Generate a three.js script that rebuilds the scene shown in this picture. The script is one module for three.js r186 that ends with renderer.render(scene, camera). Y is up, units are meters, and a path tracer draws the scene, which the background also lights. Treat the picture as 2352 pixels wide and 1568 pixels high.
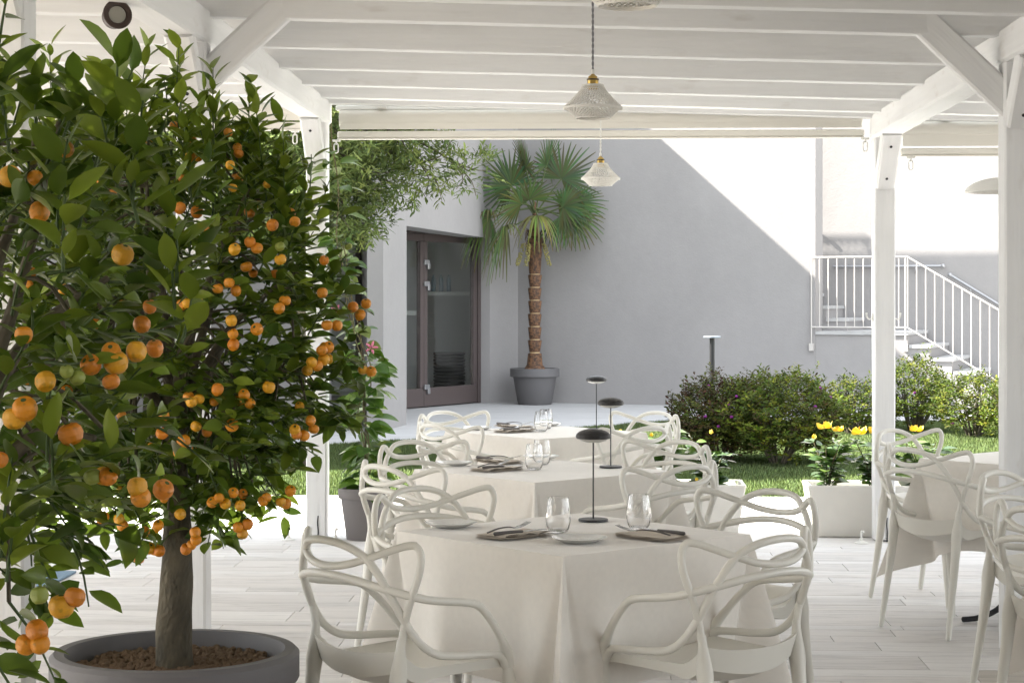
import * as THREE from 'three';
import { mergeGeometries, mergeVertices, toCreasedNormals } from 'three/addons/utils/BufferGeometryUtils.js';

// ---------------------------------------------------------------- camera, sky, sun, exposure
const scene = new THREE.Scene();
const EYE = 1.53;
const FOCAL = 4400 / 1568;                      // focal length in frame heights
const camera = new THREE.PerspectiveCamera(2 * Math.atan((883 / 1568) / FOCAL) * 180 / Math.PI, 1024 / 682, 0.1, 300);
camera.position.set(0, EYE, 0);
camera.lookAt(0, EYE, -10);
// lens shift: the horizon lies a little above the middle of the frame, uprights stay upright
camera.setViewOffset(2352, 1766, 0, 198, 2352, 1568);

const renderer = new THREE.WebGLRenderer({ antialias: true });
renderer.setSize(1024, 682);
renderer.toneMapping = THREE.LinearToneMapping;
renderer.toneMappingExposure = 9.6;
renderer.shadowMap.enabled = true;

{ // clear sky, the same all round
  const w = 256, h = 128, a = new Float32Array(w * h * 4);
  for (let j = 0; j < h; j++) {
    const el = Math.sin(((j + 0.5) / h - 0.5) * Math.PI), t = Math.pow(Math.max(el, 0), 0.5);
    for (let i = 0; i < w; i++) {
      const k = (j * w + i) * 4;
      if (el < 0) { a[k] = 0.16; a[k + 1] = 0.16; a[k + 2] = 0.15; }
      else { a[k] = 0.44 - 0.19 * t; a[k + 1] = 0.46 - 0.19 * t; a[k + 2] = 0.472 - 0.172 * t; }
      a[k + 3] = 1;
    }
  }
  const tex = new THREE.DataTexture(a, w, h, THREE.RGBAFormat, THREE.FloatType);
  tex.mapping = THREE.EquirectangularReflectionMapping; tex.magFilter = THREE.LinearFilter; tex.minFilter = THREE.LinearFilter;
  tex.needsUpdate = true;
  scene.background = tex; scene.environment = tex;
  scene.backgroundIntensity = 1; scene.environmentIntensity = 1;
}
const sun = new THREE.DirectionalLight(new THREE.Color(1.0, 0.95, 0.87), 2.8);
// sunlight travels to the right, down, and very slightly towards the pergola
sun.position.set(0 - 0.995 * 24, 0.8646 * 24, -18 - 0.035 * 24);
sun.target.position.set(0, 0, -18);
sun.castShadow = true; sun.shadow.mapSize.set(4096, 4096); sun.shadow.radius = 1;
Object.assign(sun.shadow.camera, { left: -22, right: 22, top: 22, bottom: -22, near: 1, far: 80 });
scene.add(sun, sun.target);

// ---------------------------------------------------------------- small helpers
function rng(seed) { let s = seed >>> 0; return () => { s = (s + 0x6D2B79F5) >>> 0; let t = Math.imul(s ^ (s >>> 15), 1 | s); t = (t + Math.imul(t ^ (t >>> 7), 61 | t)) ^ t; return ((t ^ (t >>> 14)) >>> 0) / 4294967296; }; }
const V = (x, h, z) => new THREE.Vector3(x, h, -z);           // z = metres away from the camera's spot
const v3 = (x, y, z) => new THREE.Vector3(x, y, z);
const lerp = (a, b, t) => a + (b - a) * t, clamp = (x, a = 0, b = 1) => Math.min(b, Math.max(a, x));
const sstep = (a, b, x) => { const t = clamp((x - a) / (b - a)); return t * t * (3 - 2 * t); };
const rgb = (r, g, b) => new THREE.Color().setRGB(r, g, b);
// pergola axes: c runs across (to the right), d runs in depth
const PA = 2.5 * Math.PI / 180, PS = Math.sin(PA), PC = Math.cos(PA);
const PG = (c, h, d) => V(c * PC + d * PS, h, -c * PS + d * PC);

const taken = {};
function numbered(n) { taken[n] = (taken[n] ?? -1) + 1; return taken[n] ? `${n}_${String(taken[n]).padStart(3, '0')}` : n; }
function tag(o, label, category, group, kind) { if (label) o.userData.label = label; if (category) o.userData.category = category; if (group) o.userData.group = group; if (kind) o.userData.kind = kind; return o; }
function thing(name, label, category, pos = v3(0, 0, 0), turn = 0, group) { const g = new THREE.Group(); g.name = numbered(name); g.position.copy(pos); g.rotation.y = turn; tag(g, label, category, group); scene.add(g); return g; }
function part(name, geo, mat, parent) { const m = new THREE.Mesh(Array.isArray(geo) ? merge(geo) : geo, mat); m.name = parent ? name : numbered(name); (parent || scene).add(m); return m; }
function structure(name, geo, mat) { return tag(part(name, geo, mat), null, null, null, 'structure'); }
function copyOf(root, pos, turn, label, group) { const r = root.clone(); r.name = numbered(root.name.replace(/_\d{3}$/, '')); r.userData = { ...root.userData }; r.position.copy(pos); r.rotation.set(0, turn, 0); if (label) r.userData.label = label; if (group) r.userData.group = group; scene.add(r); return r; }
function norm(g) { const n = g.index ? g.toNonIndexed() : g; for (const k of Object.keys(n.attributes)) if (!['position', 'normal', 'uv', 'color'].includes(k)) n.deleteAttribute(k); if (!n.attributes.normal) n.computeVertexNormals(); if (!n.attributes.uv) n.setAttribute('uv', new THREE.BufferAttribute(new Float32Array(n.attributes.position.count * 2), 2)); return n; }
function merge(list) { return mergeGeometries(list.map(norm)); }
const at = (g, x, y, z) => g.translate(x, y, z);

// box with chamfered edges, uv in metres
function box(w, h, d, b = 0.004) {
  const x = w / 2, y = h / 2, z = d / 2, g = [];
  const P = [], U = [];
  const quad = (a, c, e, f, us, vs) => { P.push(...a, ...c, ...e, ...a, ...e, ...f); U.push(0, 0, us, 0, us, vs, 0, 0, us, vs, 0, vs); };
  const tri = (a, c, e) => { P.push(...a, ...c, ...e); U.push(0, 0, .01, 0, 0, .01); };
  const C = (sx, sy, sz, k) => [sx * (x - (k === 0 ? 0 : b)), sy * (y - (k === 1 ? 0 : b)), sz * (z - (k === 2 ? 0 : b))];
  quad(C(-1, -1, 1, 2), C(1, -1, 1, 2), C(1, 1, 1, 2), C(-1, 1, 1, 2), w, h); quad(C(1, -1, -1, 2), C(-1, -1, -1, 2), C(-1, 1, -1, 2), C(1, 1, -1, 2), w, h);
  quad(C(1, -1, 1, 0), C(1, -1, -1, 0), C(1, 1, -1, 0), C(1, 1, 1, 0), d, h); quad(C(-1, -1, -1, 0), C(-1, -1, 1, 0), C(-1, 1, 1, 0), C(-1, 1, -1, 0), d, h);
  quad(C(-1, 1, 1, 1), C(1, 1, 1, 1), C(1, 1, -1, 1), C(-1, 1, -1, 1), w, d); quad(C(-1, -1, -1, 1), C(1, -1, -1, 1), C(1, -1, 1, 1), C(-1, -1, 1, 1), w, d);
  if (b > 0) {
    for (const [sx, sz] of [[1, 1], [-1, 1], [-1, -1], [1, -1]]) { const a = C(sx, -1, sz, 0), c = C(sx, -1, sz, 2), e = C(sx, 1, sz, 2), f = C(sx, 1, sz, 0); sx * sz > 0 ? quad(c, a, f, e, b, h) : quad(a, c, e, f, b, h); }
    for (const [sy, sz] of [[1, 1], [-1, 1], [-1, -1], [1, -1]]) { const a = C(-1, sy, sz, 2), c = C(1, sy, sz, 2), e = C(1, sy, sz, 1), f = C(-1, sy, sz, 1); sy * sz > 0 ? quad(a, c, e, f, w, b) : quad(c, a, f, e, w, b); }
    for (const [sx, sy] of [[1, 1], [-1, 1], [-1, -1], [1, -1]]) { const a = C(sx, sy, -1, 0), c = C(sx, sy, 1, 0), e = C(sx, sy, 1, 1), f = C(sx, sy, -1, 1); sx * sy > 0 ? quad(c, a, f, e, d, b) : quad(a, c, e, f, d, b); }
    for (const sx of [1, -1]) for (const sy of [1, -1]) for (const sz of [1, -1]) { const a = C(sx, sy, sz, 0), c = C(sx, sy, sz, 1), e = C(sx, sy, sz, 2); sx * sy * sz > 0 ? tri(a, c, e) : tri(a, e, c); }
  }
  const o = new THREE.BufferGeometry(); o.setAttribute('position', new THREE.Float32BufferAttribute(P, 3)); o.setAttribute('uv', new THREE.Float32BufferAttribute(U, 2)); o.computeVertexNormals(); return o;
}
// hewn timber from p to q, cross-section w (side) by t (up), edges slightly wavy
function timber(p, q, w, t, seed = 1, wave = 0.003, cham = 0.008, up = v3(0, 1, 0)) {
  const R = rng(seed), dir = q.clone().sub(p), L = dir.length(); dir.normalize();
  const side = new THREE.Vector3().crossVectors(dir, up).normalize(), u = new THREE.Vector3().crossVectors(side, dir).normalize();
  const n = Math.max(2, Math.round(L / 0.22)), sec = [];
  const a = w / 2, b = t / 2, c = cham, ring = [[a, -b + c], [a, b - c], [a - c, b], [-a + c, b], [-a, b - c], [-a, -b + c], [-a + c, -b], [a - c, -b]];
  let off = ring.map(() => (R() - .5) * wave);
  for (let i = 0; i <= n; i++) {
    off = off.map(o => o * 0.6 + (R() - .5) * wave);
    const o = p.clone().addScaledVector(dir, L * i / n);
    sec.push(ring.map(([x, y], k) => o.clone().addScaledVector(side, x + Math.sign(x) * off[k] * .6).addScaledVector(u, y + Math.sign(y) * off[(k + 3) % 8] * .6)));
  }
  const P = [], U = [];
  let acc = [0]; for (let k = 0; k < 8; k++) { const [x0, y0] = ring[k], [x1, y1] = ring[(k + 1) % 8]; acc.push(acc[k] + Math.hypot(x1 - x0, y1 - y0)); }
  const u0 = R() * 7, w0 = R() * 5;
  const pushV = (vv, uu, ww) => { P.push(vv.x, vv.y, vv.z); U.push(uu, ww); };
  for (let i = 0; i < n; i++) for (let k = 0; k < 8; k++) {
    const k2 = (k + 1) % 8, l0 = u0 + L * i / n, l1 = u0 + L * (i + 1) / n, A = sec[i][k], B = sec[i + 1][k], C = sec[i + 1][k2], D = sec[i][k2];
    pushV(A, l0, w0 + acc[k]); pushV(D, l0, w0 + acc[k + 1]); pushV(C, l1, w0 + acc[k + 1]); pushV(A, l0, w0 + acc[k]); pushV(C, l1, w0 + acc[k + 1]); pushV(B, l1, w0 + acc[k]);
  }
  for (const [s, rev] of [[sec[0], 0], [sec[n], 1]]) for (let k = 1; k < 7; k++) { const t3 = rev ? [s[0], s[k], s[k + 1]] : [s[0], s[k + 1], s[k]]; t3.forEach((vv, j) => pushV(vv, .1 * j, .1 * (j % 2))); }
  const g = new THREE.BufferGeometry(); g.setAttribute('position', new THREE.Float32BufferAttribute(P, 3)); g.setAttribute('uv', new THREE.Float32BufferAttribute(U, 2));
  return toCreasedNormals(g, 0.5);
}
// tube of varying radius through points; r may be a number or a function of 0..1; squash flattens it
function sweep(pts, r, { seg = 40, sides = 8, squash = 1, caps = true, closed = false, tension } = {}) {
  const curve = new THREE.CatmullRomCurve3(pts, closed, 'centripetal'), rf = typeof r === 'function' ? r : () => r;
  const fr = curve.computeFrenetFrames(seg, closed), P = [], N = [], U = [], I = [], L = curve.getLength();
  const ringAt = (o, nn, bb, rad, t, nrm) => { for (let k = 0; k <= sides; k++) { const a = k / sides * Math.PI * 2, cx = Math.cos(a), sy = Math.sin(a) * squash, d = nn.clone().multiplyScalar(cx).addScaledVector(bb, sy); P.push(o.x + d.x * rad, o.y + d.y * rad, o.z + d.z * rad); const m = nrm ? nrm.clone() : nn.clone().multiplyScalar(cx).addScaledVector(bb, Math.sin(a) / squash).normalize(); N.push(m.x, m.y, m.z); U.push(k / sides * 6.28 * rad, t * L); } };
  let rows = 0;
  const row = (...a) => { ringAt(...a); rows++; };
  for (let i = 0; i <= seg; i++) {
    const t = i / seg, o = curve.getPointAt(t), rad = rf(t);
    if (i === 0 && caps && !closed) { const tg = fr.tangents[0]; row(o.clone().addScaledVector(tg, -rad * .5), fr.normals[0], fr.binormals[0], rad * .02, 0, tg.clone().negate()); row(o.clone().addScaledVector(tg, -rad * .35), fr.normals[0], fr.binormals[0], rad * .7, 0); }
    row(o, fr.normals[i], fr.binormals[i], rad, t);
    if (i === seg && caps && !closed) { const tg = fr.tangents[seg]; row(o.clone().addScaledVector(tg, rad * .35), fr.normals[seg], fr.binormals[seg], rad * .7, 1); row(o.clone().addScaledVector(tg, rad * .5), fr.normals[seg], fr.binormals[seg], rad * .02, 1, tg.clone()); }
  }
  const S = sides + 1;
  for (let i = 0; i < rows - 1; i++) for (let k = 0; k < sides; k++) { const a = i * S + k, b = a + 1, c = a + S, d = c + 1; I.push(a, b, c, b, d, c); }
  const g = new THREE.BufferGeometry(); g.setAttribute('position', new THREE.Float32BufferAttribute(P, 3)); g.setAttribute('normal', new THREE.Float32BufferAttribute(N, 3)); g.setAttribute('uv', new THREE.Float32BufferAttribute(U, 2)); g.setIndex(I); return g;
}
function lathe(profile, seg = 40) { const g = new THREE.LatheGeometry(profile.map(([x, y]) => new THREE.Vector2(x, y)), seg); const uv = g.attributes.uv; for (let i = 0; i < uv.count; i++) uv.setXY(i, uv.getX(i) * 1.2, uv.getY(i)); return toCreasedNormals(g, 0.7); }
// upright prism over a plan polygon [x, z-away]
function prism(poly, h0, h1) {
  const area = poly.reduce((s, [x, z], i) => { const [x2, z2] = poly[(i + 1) % poly.length]; return s + x * z2 - x2 * z; }, 0);
  const pl = area > 0 ? poly : [...poly].reverse(), P = [], U = [];
  const pv = (x, h, z, u, v) => { P.push(x, h, -z); U.push(u, v); };
  let acc = 0;
  pl.forEach(([x, z], i) => { const [x2, z2] = pl[(i + 1) % pl.length], l = Math.hypot(x2 - x, z2 - z); pv(x, h0, z, acc, h0); pv(x2, h0, z2, acc + l, h0); pv(x2, h1, z2, acc + l, h1); pv(x, h0, z, acc, h0); pv(x2, h1, z2, acc + l, h1); pv(x, h1, z, acc, h1); acc += l; });
  const tris = THREE.ShapeUtils.triangulateShape(pl.map(([x, z]) => new THREE.Vector2(x, z)), []);
  for (const [a, b, c] of tris) { for (const k of [a, b, c]) pv(pl[k][0], h1, pl[k][1], pl[k][0], pl[k][1]); for (const k of [a, c, b]) pv(pl[k][0], h0, pl[k][1], pl[k][0], pl[k][1]); }
  const g = new THREE.BufferGeometry(); g.setAttribute('position', new THREE.Float32BufferAttribute(P, 3)); g.setAttribute('uv', new THREE.Float32BufferAttribute(U, 2)); g.computeVertexNormals(); return g;
}
function sheet(poly, h) { const sh = poly.map(([x, z]) => new THREE.Vector2(x, z)), P = [], U = []; for (const t of THREE.ShapeUtils.triangulateShape(sh, [])) { let [a, b, c] = t.map(k => sh[k]); if ((b.x - a.x) * (c.y - a.y) - (b.y - a.y) * (c.x - a.x) < 0) [b, c] = [c, b]; for (const q of [a, b, c]) { P.push(q.x, h, -q.y); U.push(q.x, q.y); } } const g = new THREE.BufferGeometry(); g.setAttribute('position', new THREE.Float32BufferAttribute(P, 3)); g.setAttribute('uv', new THREE.Float32BufferAttribute(U, 2)); g.computeVertexNormals(); return g; }

// ---------------------------------------------------------------- procedural textures (they tile; uv are metres)
function lattice(seed) { const R = rng(seed), t = new Float32Array(65536); for (let i = 0; i < 65536; i++) t[i] = R(); return t; }
const LAT = lattice(77);
function pnoise(x, y, px, py, s = 0) { const xi = Math.floor(x), yi = Math.floor(y), fx = x - xi, fy = y - yi, u = fx * fx * (3 - 2 * fx), w = fy * fy * (3 - 2 * fy); const h = (a, b) => LAT[((((a % px) + px) % px) * 73 + (((b % py) + py) % py) * 181 + s * 3571) & 65535]; return lerp(lerp(h(xi, yi), h(xi + 1, yi), u), lerp(h(xi, yi + 1), h(xi + 1, yi + 1), u), w); }
function fbm(x, y, f0x, f0y, oct, s) { let v = 0, a = .5, n = 0; for (let o = 0; o < oct; o++) { const k = 1 << o; v += a * pnoise(x * f0x * k, y * f0y * k, f0x * k, f0y * k, s + o); n += a; a *= .55; } return v / n; }
function texture(size, metres, fn, colour = true) {
  const d = new Uint8Array(size * size * 4);
  for (let j = 0; j < size; j++) for (let i = 0; i < size; i++) { const c = fn(i / size, j / size), k = (j * size + i) * 4; const q = Array.isArray(c) ? c : [c, c, c]; for (let m = 0; m < 3; m++) d[k + m] = clamp(colour ? Math.pow(clamp(q[m]), 1 / 2.2) : q[m]) * 255; d[k + 3] = 255; }
  const t = new THREE.DataTexture(d, size, size); t.wrapS = t.wrapT = THREE.RepeatWrapping; t.magFilter = THREE.LinearFilter; t.minFilter = THREE.LinearMipmapLinearFilter; t.generateMipmaps = true; if (colour) t.colorSpace = THREE.SRGBColorSpace; t.repeat.set(1 / metres, 1 / metres); t.needsUpdate = true; return t;
}
const mul = (c, k) => c.map(x => x * k);
const mix3 = (a, b, t) => a.map((x, i) => lerp(x, b[i], t));
const std = (o) => new THREE.MeshStandardMaterial({ roughness: 0.7, ...o });
const phys = (o) => new THREE.MeshPhysicalMaterial({ roughness: 0.5, ...o });

const grainB = texture(512, 1.6, (x, y) => .5 * fbm(x, y, 4, 90, 4, 3) + .3 * fbm(x, y, 10, 160, 2, 9) + .2 * fbm(x, y, 6, 6, 3, 14), false);
const timberC = texture(512, 1.6, (x, y) => { const g = fbm(x, y, 3, 60, 4, 3), p = fbm(x, y, 5, 5, 4, 21), s = Math.pow(fbm(x, y, 9, 26, 4, 40), 3); return mix3(mul([.80, .80, .795], .90 + .08 * g + .06 * p), [.50, .45, .40], clamp((s - .33) * 3) * .3); });
const plasterB = texture(512, 1.1, (x, y) => .5 * fbm(x, y, 60, 60, 3, 5) + .3 * fbm(x, y, 14, 14, 3, 8) + .2 * fbm(x, y, 4, 4, 2, 2), false);
const plasterC = (c, s) => texture(512, 3.1, (x, y) => { const a = fbm(x, y, 4, 3, 5, s), b = fbm(x, y, 40, 40, 3, s + 5), k = fbm(x, y, 12, 3, 4, s + 11); return mul(c, .88 + .15 * a + .06 * b + .05 * k); });
const stoneC = (c, s) => texture(512, 1.3, (x, y) => { const v = fbm(x, y, 3, 22, 5, s), m = fbm(x, y, 5, 5, 4, s + 4), f = fbm(x, y, 60, 110, 2, s + 9); const crack = Math.pow(1 - Math.abs(fbm(x, y, 2, 16, 4, s + 20) - .5) * 2, 14); return mix3(mul(c, .84 + .16 * v + .08 * m + .05 * f), mul(c, .62), crack * .45); });
const stoneB = texture(512, 1.3, (x, y) => .6 * fbm(x, y, 6, 40, 4, 31) + .4 * fbm(x, y, 70, 120, 2, 36), false);
const weaveB = texture(256, 0.10, (x, y) => .5 + .25 * Math.sin(x * 6.2832 * 64) + .25 * Math.sin(y * 6.2832 * 64), false);
const clothC = texture(256, 0.9, (x, y) => mul([.82, .78, .72], .94 + .05 * fbm(x, y, 60, 60, 2, 4) + .05 * fbm(x, y, 5, 5, 3, 6)));
const clothB = texture(512, .9, (x, y) => .7 * fbm(x, y, 3, 4, 4, 101) + .05 * Math.pow(1 - Math.abs(fbm(x, y, 3, 3, 3, 107) - .5) * 2, 10), false);
const barkB = texture(256, 0.35, (x, y) => .6 * fbm(x, y, 14, 6, 5, 50) + .4 * fbm(x, y, 40, 20, 2, 55), false);
const barkC = texture(256, 0.35, (x, y) => mix3([.050, .042, .026], [.135, .115, .075], clamp(fbm(x, y, 12, 5, 5, 60) * 1.5 - .3)));
const skinB = texture(128, 0.03, (x, y) => fbm(x, y, 18, 18, 2, 70), false);

const M = {};
M.timber = std({ map: timberC, bumpMap: grainB, bumpScale: 0.004, roughness: .62 });
M.wallGrey = std({ map: plasterC([.300, .287, .282], 3), bumpMap: plasterB, bumpScale: .0025, roughness: .92 });
M.wallPale = std({ map: plasterC([.300, .287, .282], 9), bumpMap: plasterB, bumpScale: .0025, roughness: .92 });
M.wallWing = std({ map: plasterC([.300, .287, .282], 15), bumpMap: plasterB, bumpScale: .0025, roughness: .92 });
M.stone = [[.72, .70, .68], [.63, .605, .585], [.70, .68, .665], [.67, .64, .615]].map((c, i) => std({ map: stoneC(c, 5 + i * 30), bumpMap: stoneB, bumpScale: .0015, roughness: .6 }));
M.joint = std({ color: rgb(.33, .30, .27), roughness: .95 });
M.terrace = std({ map: stoneC([.46, .455, .45], 41), bumpMap: stoneB, bumpScale: .002, roughness: .8 });
M.chair = std({ color: rgb(.74, .72, .655), roughness: .34 });
M.cloth = phys({ map: clothC, bumpMap: clothB, bumpScale: .006, roughness: .8, sheen: 1, sheenColor: rgb(.95, .93, .9), sheenRoughness: .45, side: THREE.DoubleSide });
M.napkin = std({ color: rgb(.70, .63, .55), bumpMap: weaveB, bumpScale: .00008, roughness: .95 });
M.steel = std({ color: rgb(.56, .56, .56), metalness: 1, roughness: .22 });
M.darkSteel = std({ color: rgb(.10, .09, .085), metalness: .2, roughness: .45 });
M.black = std({ color: rgb(.018, .018, .019), roughness: .42 });
M.iron = std({ color: rgb(.03, .03, .033), roughness: .55, metalness: .3 });
M.china = phys({ color: rgb(.82, .82, .80), roughness: .18, clearcoat: .6, clearcoatRoughness: .08 });
M.glass = phys({ color: 0xffffff, roughness: 0, transmission: 1, thickness: .002, ior: 1.5 });
M.pane = phys({ color: rgb(.97, .99, .985), roughness: 0, transmission: 1, thickness: 0, ior: 1.5 });
M.potGrey = std({ color: rgb(.125, .12, .122), roughness: .6, bumpMap: plasterB, bumpScale: .001 });
M.potTaupe = std({ color: rgb(.16, .145, .14), roughness: .62, bumpMap: plasterB, bumpScale: .001 });
M.planter = std({ map: plasterC([.74, .715, .665], 33), roughness: .7 });
M.blind = std({ color: rgb(.76, .735, .67), roughness: .75 });
M.plastic = std({ color: rgb(.74, .73, .69), roughness: .4 });
M.bark = std({ map: barkC, bumpMap: barkB, bumpScale: .012, roughness: .9 });
M.brass = std({ color: rgb(.52, .36, .11), metalness: 1, roughness: .32 });
M.rattan = std({ color: rgb(.76, .74, .69), roughness: .7 });
M.frame = std({ color: rgb(.085, .065, .062), roughness: .5 });
M.railing = std({ color: rgb(.52, .49, .46), roughness: .5, metalness: .1 });
M.metalGrey = std({ color: rgb(.40, .40, .41), roughness: .35, metalness: .7 });
M.soil = std({ color: rgb(.055, .036, .022), roughness: 1 });
M.lawn = std({ color: rgb(.06, .085, .025), roughness: 1 });
M.ground = std({ map: stoneC([.40, .38, .355], 91), roughness: .95 });
const leafMat = (o = {}) => phys({ vertexColors: true, roughness: .48, transmission: .28, thickness: 0, ior: 1.4, side: THREE.DoubleSide, ...o });
M.leaf = leafMat({ roughness: .38, specularIntensity: .55, transmission: .34 });
M.leafSoft = leafMat({ roughness: .75, transmission: .35, specularIntensity: .3 });
const peelC = texture(128, 1, (x, y) => { const n = fbm(x, y, 4, 3, 4, 90), f = fbm(x, y, 24, 20, 2, 95), sp = Math.pow(fbm(x, y, 9, 7, 3, 98), 6) * 8; return mix3(mul([1, 1, 1], .72 + .36 * n + .12 * (f - .5)), [.42, .5, .6], clamp(sp - .25) * .55); });
M.orange = phys({ map: peelC, color: rgb(.78, .295, .012), roughness: .42, bumpMap: skinB, bumpScale: .00012, clearcoat: .12, clearcoatRoughness: .35 });
M.orangeDeep = phys({ map: peelC,  color: rgb(.68, .225, .009), roughness: .42, bumpMap: skinB, bumpScale: .00012, clearcoat: .12, clearcoatRoughness: .35 });
M.orangeYellow = phys({ map: peelC,  color: rgb(.80, .39, .016), roughness: .42, bumpMap: skinB, bumpScale: .00012, clearcoat: .12, clearcoatRoughness: .35 });
M.limeFruit = phys({ color: rgb(.25, .30, .05), roughness: .42, bumpMap: skinB, bumpScale: .00012, clearcoat: .12, clearcoatRoughness: .35 });

// ================================================================ THE SETTING: ground, terraces, lawn
structure('ground', sheet([[-90, -40], [90, -40], [90, 140], [-90, 140]], -.03), M.ground);
const pg2 = (c, d) => { const p = PG(c, 0, d); return [p.x, -p.z]; };
const LAWN = [[-7, 15.15], [11, 14.6], [11, 23.6], [2.0, 24.0], [-.9, 20.9], [-2.2, 19.9], [-7, 19.2]];
structure('lawn', sheet(LAWN, -.016), M.lawn);
structure('terrace', [sheet([[-30, 19.2], [-7, 19.2], [-2.2, 19.9], [-.9, 20.9], [2.0, 24.0], [11, 23.6], [30, 23], [30, 36], [-30, 36]], -.004)], M.terrace);
structure('walkway', sheet([pg2(-16, 12.36), pg2(16, 12.36), [15.8, 14.45], [11, 14.55], [-7, 15.12], [-16, 15.4]], -.006), M.stone[2]);

// pergola floor: a bed with stone planks of uneven width laid across it
const paving = new THREE.Group(); paving.name = 'paving'; paving.userData.kind = 'structure'; scene.add(paving);
part('bed', prism([pg2(-14, -3), pg2(14, -3), pg2(14, 12.34), pg2(-14, 12.34)], -.028, -.006), M.joint, paving);
{
  const R = rng(11), widths = [.155, .285, .105, .175, .155, .215, .125, .285, .155, .105, .19, .285, .145, .105, .205, .165];
  let d = 12.335, i = 0; const rest = [];
  while (d > -2.5) {
    const w = widths[i % widths.length] * (1 + .06 * (R() - .5)); i++;
    let c = -9 + R() * 1.1;
    if (d > 5.2 || i % 1 === 0) while (c < 9) {
      const L = lerp(.75, 1.5, R()), g = box(L - .003, .03, w - .003, .0012);
      const uv = g.attributes.uv, ou = R() * 9, ov = R() * 9; for (let k = 0; k < uv.count; k++) uv.setXY(k, uv.getX(k) + ou, uv.getY(k) + ov);
      g.translate(0, -.015 + (R() - .5) * .0016, 0); g.rotateY(-PA);
      const p = PG(c + L / 2, 0, d - w / 2); g.translate(p.x, 0, p.z);
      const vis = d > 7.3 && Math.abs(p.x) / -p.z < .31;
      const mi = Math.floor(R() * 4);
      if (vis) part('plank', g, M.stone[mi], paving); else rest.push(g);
      c += L;
    }
    d -= w;
  }
  tag(part('dimmed_outer_planks', rest, M.deck ??= std({ map: stoneC([.50, .46, .41], 61), bumpMap: stoneB, bumpScale: .0015, roughness: .7 }), paving), null, null, null, 'stuff');  // unseen planks, given a darker tone to dim the ceiling near the viewer
}
// grass blades
{
  const R = rng(5), P = [], N = [], C = [];
  for (let b = 0; b < 6; b++) {
    const a = R() * 6.28, r = R() * .022, x = Math.cos(a) * r, z = Math.sin(a) * r, h = .018 + R() * .02, le = (R() - .5) * .02, lz = (R() - .5) * .02, w = .0022, ca = Math.cos(a * 3) * w, sa = Math.sin(a * 3) * w;
    P.push(x - ca, 0, z - sa, x + ca, 0, z + sa, x + le, h, z + lz); for (let k = 0; k < 3; k++) N.push(le * 4, 1, lz * 4);
  }
  const g = new THREE.BufferGeometry(); g.setAttribute('position', new THREE.Float32BufferAttribute(P, 3)); g.setAttribute('normal', new THREE.Float32BufferAttribute(N, 3)); g.setAttribute('uv', new THREE.Float32BufferAttribute(new Float32Array(P.length / 3 * 2), 2));
  const inside = (x, z) => { let c = false; for (let i = 0, j = LAWN.length - 1; i < LAWN.length; j = i++) { const [xi, zi] = LAWN[i], [xj, zj] = LAWN[j]; if ((zi > z) !== (zj > z) && x < (xj - xi) * (z - zi) / (zj - zi) + xi) c = !c; } return c; };
  const spots = []; while (spots.length < 150000) { const z = 14.5 + R() * 9.6, x = lerp(-4.8, 7.2, R()); if (inside(x, z) && Math.abs(x) / z < .31) spots.push([x, z]); }
  const im = new THREE.InstancedMesh(g, phys({ roughness: .8, specularIntensity: .3, color: 0xffffff, transmission: .25, thickness: 0, side: THREE.DoubleSide }), spots.length), m = new THREE.Matrix4(), q = new THREE.Quaternion(), col = new THREE.Color();
  spots.forEach(([x, z], i) => { const s = .75 + R() * .7; q.setFromAxisAngle(v3(0, 1, 0), R() * 6.28); m.compose(v3(x, -.017, -z), q, v3(s * 1.25, s, s * 1.25)); im.setMatrixAt(i, m); const k = .7 + R() * .6, y = R(); im.setColorAt(i, col.setRGB((.105 + .06 * y) * k, (.195 + .025 * y) * k, (.030) * k)); });
  im.name = 'grass'; tag(im, 'short green grass of the lawn beyond the pergola', 'grass', null, 'stuff'); scene.add(im);
}

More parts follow.
